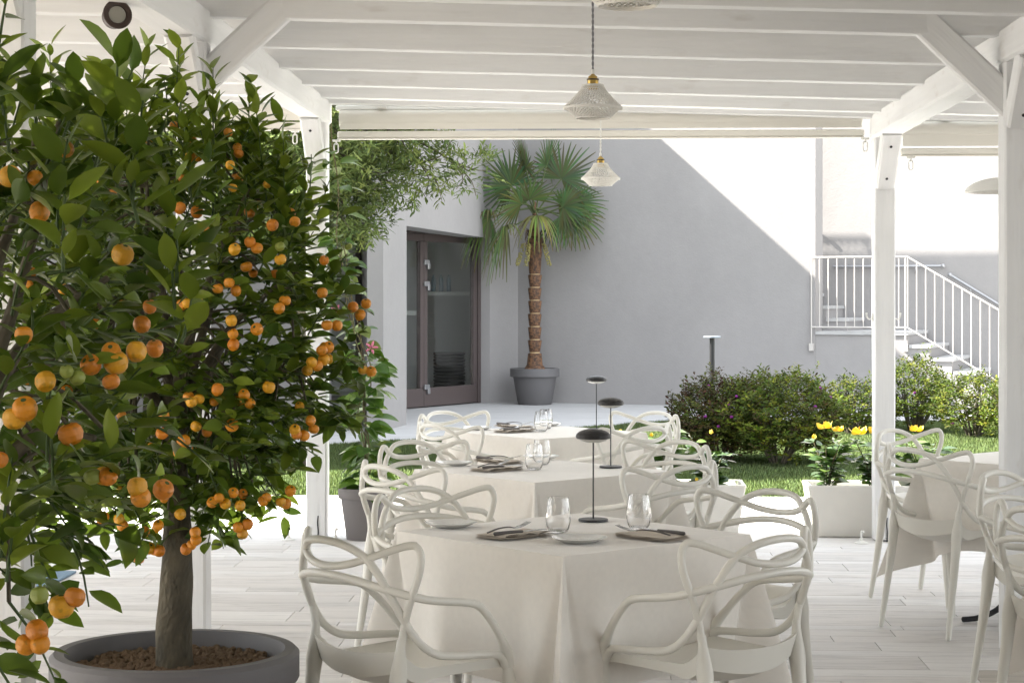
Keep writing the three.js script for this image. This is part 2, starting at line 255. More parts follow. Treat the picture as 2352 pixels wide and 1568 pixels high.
// ================================================================ PERGOLA
const pergola = thing('pergola', 'white painted timber pergola with posts, braces, beams and close rafters', 'pergola');
const CL = -1.774, CR = 1.82;
const beamBottom = c => 2.65 - (c - CL) * .0305;          // the roof falls a little to the right
{
  let sd = 100; const B = (name, g) => part(name, g, M.timber, pergola);
  // posts
  for (const [c, d] of [[CL, 12.16], [CR, 12.2], [CL, 8.38], [CR, 8.36], [CL, 5.72], [CR, 4.6], [CL - 3.6, 12.16], [CL - 3.6, 8.38], [CR + 3.6, 12.2], [CR + 3.6, 8.36], [CL - 3.6, 4.6], [CR + 3.6, 4.6]])
    B('post', timber(PG(c, 0.012, d), PG(c, beamBottom(c) + .004, d), .132, .132, sd++, .005, .009, v3(PS, 0, -PC)));
  // long beams in depth
  for (const c of [CL, CR, CL - 3.6, CR + 3.6]) B('beam', timber(PG(c, beamBottom(c) + .078, 12.275), PG(c, beamBottom(c) + .078, -1.5), .15, .155, sd++, c === CL ? .011 : .007, .014));
  // rafters across, let into the beams
  for (const d of [12.2, 11.82, 11.09, 10.29, 9.42, 8.42, 7.78, 6.95, 6.1, 5.25, 4.4, 3.5, 2.6, 1.7, .8, -.1, -1]) {
    const f = c => beamBottom(c) + .125 + .085;
    B('rafter', timber(PG(d < 6 ? -6.3 : -9.4, f(d < 6 ? -6.3 : -9.4), d), PG(d < 6 ? 6.8 : 8.8, f(d < 6 ? 6.8 : 8.8), d), .09, .17, sd++, .0035, .004));
  }
  const e = c => beamBottom(c) + .125 + .17 + .014;
  const slab = (c0, c1, d0, d1) => { const P = [], U = [], q = (c, d, o) => PG(c, e(c) + o, d), f = (...k) => { for (const n of [0, 1, 2, 0, 2, 3]) { P.push(k[n].x, k[n].y, k[n].z); U.push(k[n].x, k[n].z); } }, ks = [[c0, d0], [c1, d0], [c1, d1], [c0, d1]], lo = ks.map(k => q(...k, -.013)), hi = ks.map(k => q(...k, .012)); f(lo[3], lo[2], lo[1], lo[0]); f(...hi); for (let n = 0; n < 4; n++) f(lo[n], lo[(n + 1) % 4], hi[(n + 1) % 4], hi[n]); const g = new THREE.BufferGeometry(); g.setAttribute('position', new THREE.Float32BufferAttribute(P, 3)); g.setAttribute('uv', new THREE.Float32BufferAttribute(U, 2)); g.computeVertexNormals(); return g; };
  const deck = [slab(-9.5, 8.9, 5.8, 12.285), slab(-6.35, 6.9, -1.6, 5.9).translate(0, .027, 0)];  // near slab shaped narrower out of view, so side light reaches the orange trees
  part('roof_deck', deck, M.timber, pergola);
  // braces; each with two bolts
  const bolt = (p, dir, parent) => { const g = lathe([[0, .004], [.006, .004], [.008, .002], [.0085, 0], [.0085, -.01]], 10); g.rotateX(Math.PI / 2); const q = new THREE.Quaternion().setFromUnitVectors(v3(0, 0, 1), dir); g.applyQuaternion(q); g.translate(p.x, p.y, p.z); part('bolt', g, M.iron, parent); };
  const brace = (p, q, w, t, up, face, faceDist, wave) => { const m = B('brace', timber(p, q, w, t, sd++, wave, .01, up)); for (const k of [.2, .8]) bolt(p.clone().lerp(q, k).addScaledVector(face, faceDist), face, m); };
  const cam = PG(0, 0, -1).sub(PG(0, 0, 0)).normalize();
  for (const [c, d, big] of [[CL, 8.38, 1], [CR, 8.36, 1], [CL, 12.16, 0], [CR, 12.2, 0], [CL, 5.72, 1], [CR, 4.6, 1]]) {
    const bb = beamBottom(c), L = big ? .25 : .29, s = c < 0 ? 1 : -1;
    const nrm = v3(0, 1, 1).normalize();
    // brace in depth, from the post up to the beam on the near side
    { const p = PG(c, bb - L, d - .045), q = PG(c, bb + .02, d - .045 - L), f = PG(0, 0, -1).sub(PG(0, 0, 0)).add(v3(0, -1, 0)).normalize(); brace(p, q, .118, .10, v3(1, 0, 0).cross(q.clone().sub(p)).normalize(), f, .052, .006); }
    // brace across, towards the middle of the bay
    if (big) { const p = PG(c + s * .01, bb - .19, d), q = PG(c + s * .40, bb + .19 - .0305 * s * .4, d + (c < 0 ? .04 : .06)); B('brace', timber(p, q, .084, .125, sd++, .006, .01)); }
  }
}
// dark wall added unseen behind the viewer, to dim the near end
tag(part('added_dark_wall', prism([pg2(-9, -1.7), pg2(6.8, -1.7), pg2(6.8, -2.0), pg2(-9, -2.0)], -.02, 2.62), std({ color: rgb(.10, .08, .065), roughness: .8 })), 'added unseen dark wall that dims the near end of the pergola', 'wall');

// roller blinds under the far edge of the roof
function blind(label, c0, c1, top, barDrop, hooks) {
  const p = PG((c0 + c1) / 2, 0, 12.30), g = thing('roller_blind', label, 'blind', p, -PA, 'rolled-up roller blinds along the lawn side'), W = c1 - c0;
  const cyl = (r, w, y, z) => { const q = new THREE.CylinderGeometry(r, r, w, 28); q.rotateZ(Math.PI / 2); q.translate(0, y, z); return q; };
  part('fabric_roll', cyl(.058, W - .05, top - .058, 0), M.blind, g);
  part('head_rail', at(box(W, .03, .05, .004), 0, top + .012, 0), M.plastic, g);
  part('loose_fabric', at(box(W - .06, barDrop - .06, .002, .0005), 0, top - .085 - (barDrop - .06) / 2, .046), M.blind, g);
  part('bottom_bar', [at(box(W - .03, .046, .034, .008), 0, top - .06 - barDrop, .046), at(box(W - .03, .008, .038, .002), 0, top - .06 - barDrop - .027, .046)], M.blind, g);
  for (const x of hooks) {
    const pts = []; for (let i = 0; i < 24; i++) { const a = i / 24 * 6.283; pts.push(v3(x + Math.cos(a) * .013, top - .06 - barDrop - .085 + Math.sin(a) * .013 + Math.sign(Math.sin(a)) * .018, .05)); }
    part('hook', [sweep(pts, .0042, { seg: 48, sides: 6, closed: true, caps: false }), at(box(.05, .012, .03, .002), x, top - .06 - barDrop - .036, .046), at(box(.01, .026, .01, .002), x, top - .06 - barDrop - .05, .048)], M.plastic, g);
  }
  for (const x of [-W / 2 + .3, W / 2 - .3]) part('bracket', [at(box(.06, .035, .02, .003), x, top + .02, .034), at(box(.03, .05, .01, .002), x, top + .055, .03)], M.plastic, g);
}
blind('wide white roller blind over the middle opening facing the lawn', CL + .10, CR - .10, 2.745, .105, [-1.69, 1.69]);
blind('white roller blind in the opening beside the staircase railing', CR + .10, CR + 3.5, 2.66, .14, [-1.62]);
blind('white roller blind behind the top of the potted orange tree', CL - 3.5, CL - .10, 2.80, .10, [1.64, -1.6]);

// ================================================================ COURTYARD BUILDING (far side)
const A = [.09, 28.31], m2 = [.9357, -.353], nb = [.353, .9357];         // corner, main wall direction, direction into the building
const W = (s, o) => [A[0] + m2[0] * s + nb[0] * o, A[1] + m2[1] * s + nb[1] * o];
const WH = (s, o, h) => { const p = W(s, o); return V(p[0], h, p[1]); };
const TOP = 5.66;
const house = thing('courtyard_building', 'grey plastered building with glazed doors and a tall plain wall beyond the lawn', 'building');
{
  part('main_wall', prism([W(0, 0), W(4.435, 0), W(4.435, .5), W(-.4, .5), [-.2, 28.6]], -.02, TOP), M.wallGrey, house);
  part('back_wall', prism([W(-1, 1.8), W(16, 1.8), W(16, 2.1), W(-1, 2.1)], -.02, 8.5), M.wallPale, house);
  // wing: wall right of the door, pier, lintel band, front
  part('wing_wall', prism([[-.326, 28.1], [.09, 28.30], [.05, 28.9], [-.62, 28.9], [-.50, 28.14]], -.02, TOP - .02), M.wallWing, house);
  part('pier', prism([[-1.68, 22.2], [-1.493, 22.2], [-1.281, 23.25], [-1.36, 23.6], [-1.86, 23.6]], -.02, TOP - .02), M.wallWing, house);
  part('lintel_wall', prism([[-1.281, 23.255], [-.3265, 28.095], [-.62, 28.12], [-1.60, 23.62], [-1.36, 23.62]], 2.41, TOP - .02), M.wallWing, house);
  part('lintel_wall', prism([[-1.69, 22.21], [-1.86, 23.58], [-2.2, 23.5], [-2.3, 22.2]], 2.41, TOP - .02), M.wallWing, house);
  const ft = t => [-2.118 - .935 * t, 22.14 + .355 * t];
  part('wing_front', prism([ft(0), ft(13), [ft(13)[0] + .1, ft(13)[1] + .3], [ft(0)[0], ft(0)[1] + .32]], -.02, TOP - .02), M.wallPale, house);
  part('roof', prism([[-2.3, 21.95], [-1.55, 21.95], [-.98, 24.6], [.09, 28.31], W(4.4, .2), W(4.4, .48), W(-1.2, .48), W(-1.4, 2.6), [-14, 32], [-14.5, 26.4]], TOP - .019, TOP + .12), M.wallGrey, house);
  part('added_shade_block', prism([[-14, 17.2], [-4.75, 17.2], [-4.9, 22.9], [-14, 26]], -.02, 4.3), M.wallPale, house);  // unseen block added left of the view to shade the terrace and lawn
  { const bars = [], p = (s, h) => WH(s, .42, h); for (let s = -2.0; s < .76; s += .105) bars.push(timber(p(s, TOP + .1), p(s, TOP + .47), .018, .012, 7, 0, .003, v3(m2[0], 0, -m2[1]))); bars.push(timber(p(-2.1, TOP + .49), p(.8, TOP + .49), .03, .05, 8, 0, .005), timber(p(.78, TOP + .1), p(.78, TOP + .47), .03, .03, 9, 0, .005, v3(m2[0], 0, -m2[1]))); part('roof_railing', bars, M.railing, house); }
  // the room behind the glazed doors
  part('room_wall', [prism([[-6.5, 31.6], [.2, 31.6], [.2, 31.8], [-6.5, 31.8]], 0, 3), prism([[-6.5, 24.3], [-6.3, 24.3], [-6.3, 31.6], [-6.5, 31.6]], 0, 3), prism([[-.45, 28.92], [-.3, 28.92], [-.3, 31.6], [-.45, 31.6]], 0, 3)], M.roomPaint ??= std({ color: rgb(.72, .71, .69), roughness: .9 }), house);
  part('room_floor', sheet([[-6.5, 22.6], [-1.9, 23.7], [-1.5, 26.6], [-.5, 28.2], [-.3, 31.6], [-6.5, 31.6]], .004), M.roomPaint, house);
  part('room_ceiling', prism([[-6.5, 23.6], [-2, 23.8], [-1.55, 26.7], [-.55, 28.3], [-.5, 31.6], [-6.5, 31.6]], 2.72, 2.78), M.roomPaint, house);
  // glazed doors: frames stand on a line from P to Q
  const doorSet = (P, Q, h, leaves, sill) => {
    const L = Math.hypot(Q[0] - P[0], Q[1] - P[1]), ang = Math.atan2(Q[1] - P[1], Q[0] - P[0]);
    const put = g => { g.rotateY(ang); g.translate(P[0], 0, -P[1]); return g; };
    const bar = (x0, x1, y0, y1, dz = .07, z = 0) => at(box(x1 - x0, y1 - y0, dz, .004), (x0 + x1) / 2, (y0 + y1) / 2, z);
    part('door_frame', [put(bar(0, L, h - .075, h, .1)), put(bar(0, .07, 0, h - .077, .1)), put(bar(L - .07, L, 0, h - .077, .1))], M.frame, house);
    const inner = (L - .16) / leaves;
    for (let i = 0; i < leaves; i++) {
      const x0 = .08 + i * inner + .004, x1 = .08 + (i + 1) * inner - .004;
      const leaf = part('door_leaf', [put(bar(x0, x1, .012, sill)), put(bar(x0, x1, h - .19, h - .082)), put(bar(x0, x0 + .085, sill + .002, h - .192)), put(bar(x1 - .085, x1, sill + .002, h - .192))], M.frame, house);
      part('pane', put(bar(x0 + .087, x1 - .087, sill + .003, h - .193, .008)), M.pane, leaf);
      for (const y of [.25, h - .52, h - .82]) if (i < leaves - 1) part('hinge', put(merge([bar(x1 - .02, x1 + .10, y, y + .07, .03, .055), bar(x1 + .055, x1 + .11, y - .06, y + .03, .035, .056)])), M.metalGrey, leaf);
    }
  };
  doorSet([-2.03, 25.62], [-.497, 28.14], 2.52, 2, .27);
  doorSet([-2.22, 21.85 + .55], [-1.84, 23.62], 2.42, 1, .16);
}
// things inside the room, seen through the glass
{
  const rack = thing('shelf_rack', 'white open shelf rack inside the glazed door', 'shelf', V(-1.75, .004, 29.6), .2);
  for (const [x, y0, y1] of [[-.5, 0, 1.32], [.35, 0, 1.62], [1.15, 0, 1.62]]) part('upright', at(box(.06, y1 - y0, .06), x, (y0 + y1) / 2, 0), M.plastic, rack);
  part('shelf', at(box(.88, .07, .4), -.08, 1.30, -.1), M.plastic, rack); part('shelf', at(box(.85, .06, .4), .76, 1.60, -.1), M.plastic, rack);
  const cab = thing('low_cabinet', 'dark wooden low cabinet behind the glazed door', 'cabinet', V(-2.3, .004, 28.6), .2);
  part('body', [at(box(1.2, .05, .45), 0, .68, 0), at(box(1.2, .05, .45), 0, .04, 0), at(box(.05, .58, .45), -.57, .36, 0), at(box(.05, .58, .45), .1, .36, 0), at(box(.05, .58, .45), .57, .36, 0)], M.frame, cab);
  for (const [x, y] of [[-.3, .78], [-.02, .78], [-.16, .93]]) { const p = V(-2.3 + x, .004 + y - .065 + .0, 28.6 + x * .2); const t = thing('towel_roll', y > .8 ? 'white rolled towel on top of two others' : x < -.1 ? 'white rolled towel further from the door frame on the cabinet' : 'white rolled towel nearer the door frame on the cabinet', 'towel', p, .2, 'rolled towels on the cabinet'); const q = new THREE.TorusGeometry(.045, .032, 8, 20); part('roll', [new THREE.CylinderGeometry(.07, .07, .34, 20).rotateX(Math.PI / 2).translate(0, .07, 0), q.translate(0, .07, .165)], M.planter, t); }
  const bas = thing('wicker_basket', 'dark wicker basket on the floor behind the door glass', 'basket', V(-.95, .004, 29.0));
  const bars = []; for (let k = 0; k < 14; k++) { const y = .04 + k * .05, pts = []; for (let i = 0; i < 20; i++) { const a = i / 20 * 6.283; pts.push(v3(Math.cos(a) * (.22 + .004 * ((i + k) % 2)), y, Math.sin(a) * (.18 + .004 * ((i + k) % 2)))); } bars.push(sweep(pts, .024, { seg: 40, sides: 5, closed: true, caps: false })); } part('weave', bars, std({ color: rgb(.06, .055, .05), roughness: .8 }), bas);
  const bp = lathe([[0, 0], [.034, 0], [.036, .01], [.036, .17], [.03, .2], [.014, .235], [.014, .26], [0, .26]], 16), bm = phys({ color: rgb(.55, .66, .72), roughness: .2, transmission: .5, thickness: 0 });
  for (let i = 0; i < 3; i++) { const b = part('water_bottle', bp.clone(), bm); b.position.copy(rack.localToWorld(v3(.55 + i * .12, 1.63, -.05).applyAxisAngle(v3(0, 1, 0), 0))); rack.updateMatrixWorld(true); b.position.copy(v3(.55 + i * .12, 1.631, -.05).applyMatrix4(rack.matrixWorld)); tag(b, 'clear plastic water bottle on the upper shelf behind glass', 'bottle', 'bottles on the rack'); }
}
// staircase between the main wall and the back wall
const stairs = thing('staircase', 'grey outdoor staircase with stone treads and slim metal railing', 'staircase');
{
  const LH = 1.07, rise = .178, run = .30, s0 = 4.437, s1 = 5.71;
  const blk = (n, a, b, o0, o1, h, mat = M.wallPale) => part(n, prism([W(a, o0), W(b, o0), W(b, o1), W(a, o1)], -.02, h), mat, stairs);
  const tread = (a, b, o0, o1, h) => part('tread', prism([W(a, o0), W(b, o0), W(b, o1), W(a, o1)], h, h + .045), M.terrace, stairs);
  blk('landing', s0, s1, .01, 1.79, LH - .045); tread(s0 + .002, s1 + .02, -.015, 1.788, LH - .045);
  for (let k = 1; k <= 5; k++) { blk('step', s1 + (k - 1) * run + .001, s1 + k * run, .01, 1.79, LH - .045 - rise * k); tread(s1 + (k - 1) * run + .022, s1 + k * run + .02, -.015, 1.788, LH - .045 - rise * k); }
  for (let k = 1; k <= 7; k++) { const a = 4.78 - k * run, b = k === 1 ? 4.78 : 4.78 - (k - 1) * run; blk('step', a + .001, b, .52, 1.78, LH - .045 + rise * k); tread(a + .022 - .02, b + .02, .505, 1.782, LH - .045 + rise * k); }
  const bar = (p, q, r, n = 'baluster') => part(n, sweep([p, p.clone().lerp(q, .5), q], r, { seg: 2, sides: 8 }), M.railing, stairs);
  const TH = 2.10, BH = 1.13, slope = -rise / run, at2 = (s, h) => WH(s, -.035, h), drop = s => s > s1 ? (s - s1) * slope : 0;
  bar(at2(4.38, TH), at2(s1, TH), .014, 'top_rail'); bar(at2(s1, TH), at2(s1 + 1.8, TH + 1.8 * slope), .014, 'top_rail');
  bar(at2(4.38, BH), at2(s1, BH), .011, 'bottom_rail'); bar(at2(s1, BH), at2(s1 + 1.8, BH + 1.8 * slope), .011, 'bottom_rail');
  for (let s = 4.50; s < s1 + 1.75; s += .122) bar(at2(s, BH + drop(s)), at2(s, TH + drop(s)), .0075);
  for (const s of [4.385, s1 - .02]) { bar(at2(s, .86), at2(s, TH), .011, 'rail_post'); part('rail_foot', prism([W(s - .03, -.06), W(s + .03, -.06), W(s + .03, .012), W(s - .03, .012)], .80, .90), M.railing, stairs); }
  // handrails on the back wall
  const hr = (pts) => { const h = part('handrail', sweep(pts, .02, { seg: 8, sides: 8 }), M.metalGrey, stairs); const e = pts[pts.length - 1]; part('end_ball', new THREE.SphereGeometry(.034, 14, 10).translate(e.x, e.y, e.z), M.metalGrey, h); const b = pts[0].clone().lerp(e, .75); part('bracket', sweep([b, b.clone().add(v3(.01, -.07, 0)), WH(0, 1.8, 0).sub(WH(0, 1.72, 0)).add(b).add(v3(0, -.1, 0))], .009, { seg: 8, sides: 6 }), M.metalGrey, h); };
  hr([WH(4.35, 1.72, 2.0), WH(5.1, 1.72, 2.0), WH(5.95, 1.72, 2.0)]);
  hr([WH(7.2, 1.72, 1.15), WH(6.6, 1.72, 1.53), WH(6.05, 1.72, 1.87)]);
  hr([WH(3.6, 1.72, 2.9), WH(3.9, 1.72, 2.7), WH(4.13, 1.72, 2.53)]);
}
// bollard lamp behind the hedge
{
  const b = thing('bollard_light', 'slim black bollard light with flat disc top behind the hedge', 'garden light', V(2.06, -.02, 19.7));
  part('pole', lathe([[0, 0], [.06, 0], [.06, .012], [.026, .014], [.026, 1.14], [0, 1.14]], 20), M.black, b);
  part('disc', at(lathe([[0, 0], [.085, 0], [.09, .004], [.09, .018], [.085, .022], [0, .022]], 32), 0, 1.142, 0), std({ color: rgb(.30, .33, .38), roughness: .35, metalness: .5 }), b);
}
// dome lamp under the right-hand bay
{
  const p = PG(2.17, 0, 10.3); const L = thing('dome_lamp', 'shallow white enamel dome lamp hanging behind the pergola post', 'pendant lamp', v3(p.x, 2.095, p.z));
  const prof = []; for (let i = 0; i <= 14; i++) { const a = i / 14 * 1.45; prof.push([.20 * Math.sin(a) / Math.sin(1.45), .075 * (Math.cos(a) - Math.cos(1.45)) / (1 - Math.cos(1.45)) + .004]); }
  const inn = [...prof].reverse().map(([x, y]) => [Math.max(0, x - .004), y - .005]); part('shade', lathe([[.012, .082], ...prof.slice(1), ...inn], 40), M.plastic, L);
  part('socket', lathe([[0, .06], [.02, .06], [.022, .10], [.012, .13], [0, .13]], 16), M.metalGrey, L);
  part('cord', sweep([v3(0, .12, 0), v3(0, .4, 0), v3(0, .69, 0)], .004, { seg: 6, sides: 6 }), M.iron, L);
}

// ================================================================ CHAIRS
function makeChair() {
  const g = new THREE.Group(); g.name = 'armchair'; tag(g, '', 'chair', 'ivory plastic armchairs round the tables');
  const full = half => [...half.map(([x, y, z]) => v3(-x, y, z)), ...[...half].reverse().filter(p => p[0] !== 0).map(([x, y, z]) => v3(x, y, z))];
  const rail = (name, half, r, seg) => part(name, sweep(full(half), r, { seg, sides: 12, squash: 1.05 }), M.chair, g);
  const end = (a, b, n = .06) => t => { const e = Math.min(t, 1 - t); return lerp(a, b, sstep(0, n, e)); };
  rail('armrest_rail', [[.226, .455, .195], [.232, .485, .188], [.252, .56, .135], [.266, .625, .075], [.272, .655, .035], [.275, .668, -.02], [.275, .676, -.08], [.270, .686, -.14], [.255, .70, -.192], [.2, .717, -.236], [.1, .738, -.277], [0, .745, -.29]], end(.018, .0114, .10), 96);
  rail('ear_rail', [[.2, .44, -.195], [.202, .53, -.187], [.214, .60, -.185], [.235, .655, -.188], [.257, .70, -.190], [.274, .765, -.178], [.274, .812, -.172], [.258, .838, -.176], [.235, .838, -.190], [.19, .82, -.226], [.145, .80, -.262], [.08, .779, -.290], [0, .771, -.302]], end(.0128, .0112, .12), 120);
  rail('arch_rail', [[.226, .452, .192], [.228, .487, .165], [.23, .50, .09], [.23, .507, .0], [.231, .521, -.08], [.230, .555, -.135], [.222, .615, -.182], [.2, .717, -.234], [.172, .768, -.253], [.142, .802, -.265], [.09, .832, -.291], [0, .843, -.303]], end(.016, .0114, .05), 120);
  const leg = (pts, r0, r1) => part('leg', sweep(pts, t => lerp(t < .2 ? lerp(.0125, r0, sstep(0, .2, t)) : r0, r1, Math.pow(clamp((t - .2) / .8), .6)), { seg: 30, sides: 12 }), M.chair, g);
  for (const s of [-1, 1]) {
    leg([v3(s * .226, .475, .19), v3(s * .228, .40, .197), v3(s * .231, .22, .21), v3(s * .236, .007, .228)], .026, .0125);
    leg([v3(s * .204, .57, -.186), v3(s * .2, .44, -.196), v3(s * .205, .25, -.222), v3(s * .214, .007, -.262)], .0255, .0125);
  }
  // seat shell with a raised rear rim that runs into the legs
  const nu = 22, nv = 22, P = [], I = [];
  const top = (u, v) => {
    const hw = lerp(.222, .192, v), z = .205 - .405 * v - .038 * (1 - u * u) * Math.pow(v, 5) + (v < .15 ? .012 * (1 - u * u) * (1 - v / .15) : 0);
    let y = .463 + .016 * Math.pow(Math.abs(u), 3) - .012 * (1 - u * u) * Math.sin(v * Math.PI) + .06 * Math.pow(sstep(.72, 1, v), 1.4);
    if (v < .16) y -= .022 * Math.pow(1 - v / .16, 2) * (1 - .6 * u * u); return [u * hw, y, z];
  };
  const bot = (u, v) => { const [x, y, z] = top(u, v); const thick = lerp(.012, .02, v) + .055 * sstep(.6, 1, v) * (1 - .45 * Math.pow(Math.abs(u), 2)) + .014 * Math.pow(Math.abs(u), 4); return [x * .985, y - thick, z * .985 + (v > .9 ? .012 * (v - .9) * 10 : 0)]; };
  for (const f of [top, bot]) for (let j = 0; j <= nv; j++) for (let i = 0; i <= nu; i++) P.push(...f(i / nu * 2 - 1, j / nv));
  const S = nu + 1, B0 = S * (nv + 1);
  for (let j = 0; j < nv; j++) for (let i = 0; i < nu; i++) { const a = j * S + i, b = a + 1, c = a + S, d = c + 1; I.push(a, b, c, b, d, c); I.push(B0 + a, B0 + c, B0 + b, B0 + b, B0 + c, B0 + d); }
  for (let i = 0; i < nu; i++) { I.push(i, B0 + i, i + 1, i + 1, B0 + i, B0 + i + 1); const a = nv * S + i; I.push(a, a + 1, B0 + a, a + 1, B0 + a + 1, B0 + a); }
  for (let j = 0; j < nv; j++) { const a = j * S, c = a + S; I.push(a, c, B0 + a, c, B0 + c, B0 + a); const e = j * S + nu, f = e + S; I.push(e, B0 + e, f, f, B0 + e, B0 + f); }
  const sg = new THREE.BufferGeometry(); sg.setAttribute('position', new THREE.Float32BufferAttribute(P, 3)); sg.setIndex(I); sg.setAttribute('uv', new THREE.Float32BufferAttribute(new Float32Array(P.length / 3 * 2), 2));
  part('seat', toCreasedNormals(sg, .9), M.chair, g);
  return g;
}
const chair0 = makeChair(); let chairUsed = false;
const EAR = -.178;
function chair(mx, mz, fx, fz, label) {           // mx, mz: point half way between the two ears; fx, fz: facing
  const l = Math.hypot(fx, fz); fx /= l; fz /= l;
  const pos = V(mx - fx * EAR, 0, mz - fz * EAR), turn = Math.atan2(fx, -fz);
  const c = chairUsed ? chair0.clone() : chair0; chairUsed = true; c.name = numbered('armchair'); c.userData = { category: 'chair', group: 'ivory plastic armchairs round the tables', label }; c.position.copy(pos); c.rotation.set(0, turn, 0); scene.add(c); return c;
}
const TA = 40.6 * Math.PI / 180, e1 = [Math.cos(TA), Math.sin(TA)], e2 = [-Math.sin(TA), Math.cos(TA)];  // table edge directions (to the right-away, to the left-away)
chair(-.441, 5.535, .745, .667, 'ivory armchair with its back beside the rim of the orange tree pot');
chair(.688, 5.575, -.658, .753, 'ivory armchair at the first table, back towards the thick post');
chair(-.274, 6.826, .67, -.74, 'ivory armchair between the first and second tables, on the orange tree side');
chair(.854, 6.725, -.755, -.655, 'ivory armchair between the first and second tables, on the planter side');
chair(-.4545, 7.91, .755, .66, 'ivory armchair at the second table in front of the potted climber');
chair(-.416, 9.075, .69, -.72, 'ivory armchair between the second and third tables, on the climber side');
chair(.655, 7.91, -.66, .755, 'ivory armchair at the second table, back turned to the first table, planter side');
chair(.73, 9.08, -.73, -.68, 'ivory armchair between the second and third tables, on the planter side');
chair(-.341, 10.44, .755, .66, 'ivory armchair at the third table, back turned to the second, climber side');
chair(-.348, 11.47, .68, -.73, 'ivory armchair at the third table facing away from the palm, climber side');
chair(.66, 10.27, -.66, .755, 'ivory armchair at the third table, back turned to the second, planter side');
chair(.79, 11.42, -.73, -.68, 'ivory armchair at the third table, next to the big hedge');
chair(2.05, 9.875, .67, -.74, 'ivory armchair in front of the yellow hibiscus planter at the side table');
chair(1.905, 8.78, .84, .54, 'ivory armchair at the side table with its back to the open paving');
chair(1.985, 7.46, .67, -.74, 'ivory armchair half hidden behind the thick post, turned from the side table');
chair(1.80, 6.30, .84, .54, 'ivory armchair at the table in front of the thick post');

// ================================================================ TABLES, CLOTHS AND TABLEWARE
const TOPH = .772, HALF = .40;
const tableDefs = [[.194, 6.182, 'first table, beside the orange tree pot'], [.137, 8.436, 'middle table of the row of three'], [.19, 10.86, 'last table of the row, towards the lawn'], [2.50, 9.02, 'side table between the two right-hand posts'], [2.42, 6.58, 'side table in front of the thick post']];
function clothGeo(seed) {
  const R = rng(seed), h = HALF + .007, drop = .405, per = 84, rows = 28, pts = [];
  const ph = [R() * 6, R() * 6, R() * 6, R() * 6], lobes = [0, 1, 2, 3].map(() => [.85 + R() * .3, (R() - .5) * .3]);
  const P = [], U = [], I = [];
  // perimeter samples: corner k sits between side k and side k+1
  const ring = [];
  for (let s = 0; s < 4; s++) for (let i = 0; i < per; i++) { let t = i / per; const tt = t < .5 ? .5 * Math.pow(t * 2, 2.3) : 1 - .5 * Math.pow(2 - t * 2, 2.3); ring.push([s, tt]); }
  const dirs = [[0, -1], [1, 0], [0, 1], [-1, 0]], tang = [[1, 0], [0, 1], [-1, 0], [0, -1]];
  const n = ring.length;
  for (let j = 0; j <= rows; j++) for (let i = 0; i <= n; i++) {
    const [s, t] = ring[i % n], D = dirs[s], T = tang[s], along = (t * 2 - 1) * h, q0 = (t) * 2 * h, q1 = (1 - t) * 2 * h, near0 = q0 < q1, q = Math.min(q0, q1);
    const corner = near0 ? (s + 3) % 4 : s, [lobe, skew] = lobes[corner];
    const cs = drop * (1 + .40 * Math.exp(-Math.pow(q / .11, 1.3))), f = j / rows, sd = Math.max(0, f * cs - .008);
    const wdt = .004 + .17 * sd, e = Math.min(1, q / wdt), b = Math.pow(1 - e * e, 1.5), sgn = near0 ? -1 : 1, amp = sd * .29 * lobe * b, valley = -.075 * sd * Math.exp(-Math.pow((q / wdt - 1.15) / .38, 2));
    let x = D[0] * h + T[0] * along, z = D[1] * h + T[1] * along;
    const far = sstep(.03, .2, q), out = sd * (.02 + .05 * Math.sin(along * 10.5 + ph[s]) * far + .018 * Math.sin(along * 24 + ph[(s + 1) % 4]) * far) * (near0 || true ? 1 : 1);
    x += D[0] * (out + valley + amp * .70) + T[0] * sgn * (out * (1 - far) + amp * .70); z += D[1] * (out + valley + amp * .70) + T[1] * sgn * (out * (1 - far) + amp * .70);
    const sk = skew * sd * .30 * b, cd = [[.7, .7], [-.7, .7], [-.7, -.7], [.7, -.7]][corner]; x += cd[0] * sk; z += cd[1] * sk;
    // roll over the table edge
    const y = TOPH + .0015 - (f === 0 ? 0 : Math.max(.002, f * cs));
    if (j === 0) { x *= .992; z *= .992; }
    P.push(x, y, z); U.push(along + s * 1.7, f * cs);
  }
  const S = n + 1; for (let j = 0; j < rows; j++) for (let i = 0; i < n; i++) { const a = j * S + i, b = a + 1, c = a + S, d = c + 1; I.push(a, b, c, b, d, c); }
  const g = new THREE.BufferGeometry(); g.setAttribute('position', new THREE.Float32BufferAttribute(P, 3)); g.setAttribute('uv', new THREE.Float32BufferAttribute(U, 2)); g.setIndex(I);
  const N = 24, TP = [], TU = [], TI = [], hh = h * .992; for (let j = 0; j <= N; j++) for (let i = 0; i <= N; i++) { const x = lerp(-hh, hh, i / N), z = lerp(-hh, hh, j / N); const e = Math.min(hh - Math.abs(x), hh - Math.abs(z)); TP.push(x, TOPH + .0015 + (e > .02 ? .0006 * Math.sin(x * 31 + ph[0]) * Math.sin(z * 17 + ph[1]) : 0), z); TU.push(x, z); }
  for (let j = 0; j < N; j++) for (let i = 0; i < N; i++) { const a = j * (N + 1) + i; TI.push(a, a + N + 1, a + 1, a + 1, a + N + 1, a + N + 2); }
  const g2 = new THREE.BufferGeometry(); g2.setAttribute('position', new THREE.Float32BufferAttribute(TP, 3)); g2.setAttribute('uv', new THREE.Float32BufferAttribute(TU, 2)); g2.setIndex(TI);
  return toCreasedNormals(merge([g, g2]), .8);
}
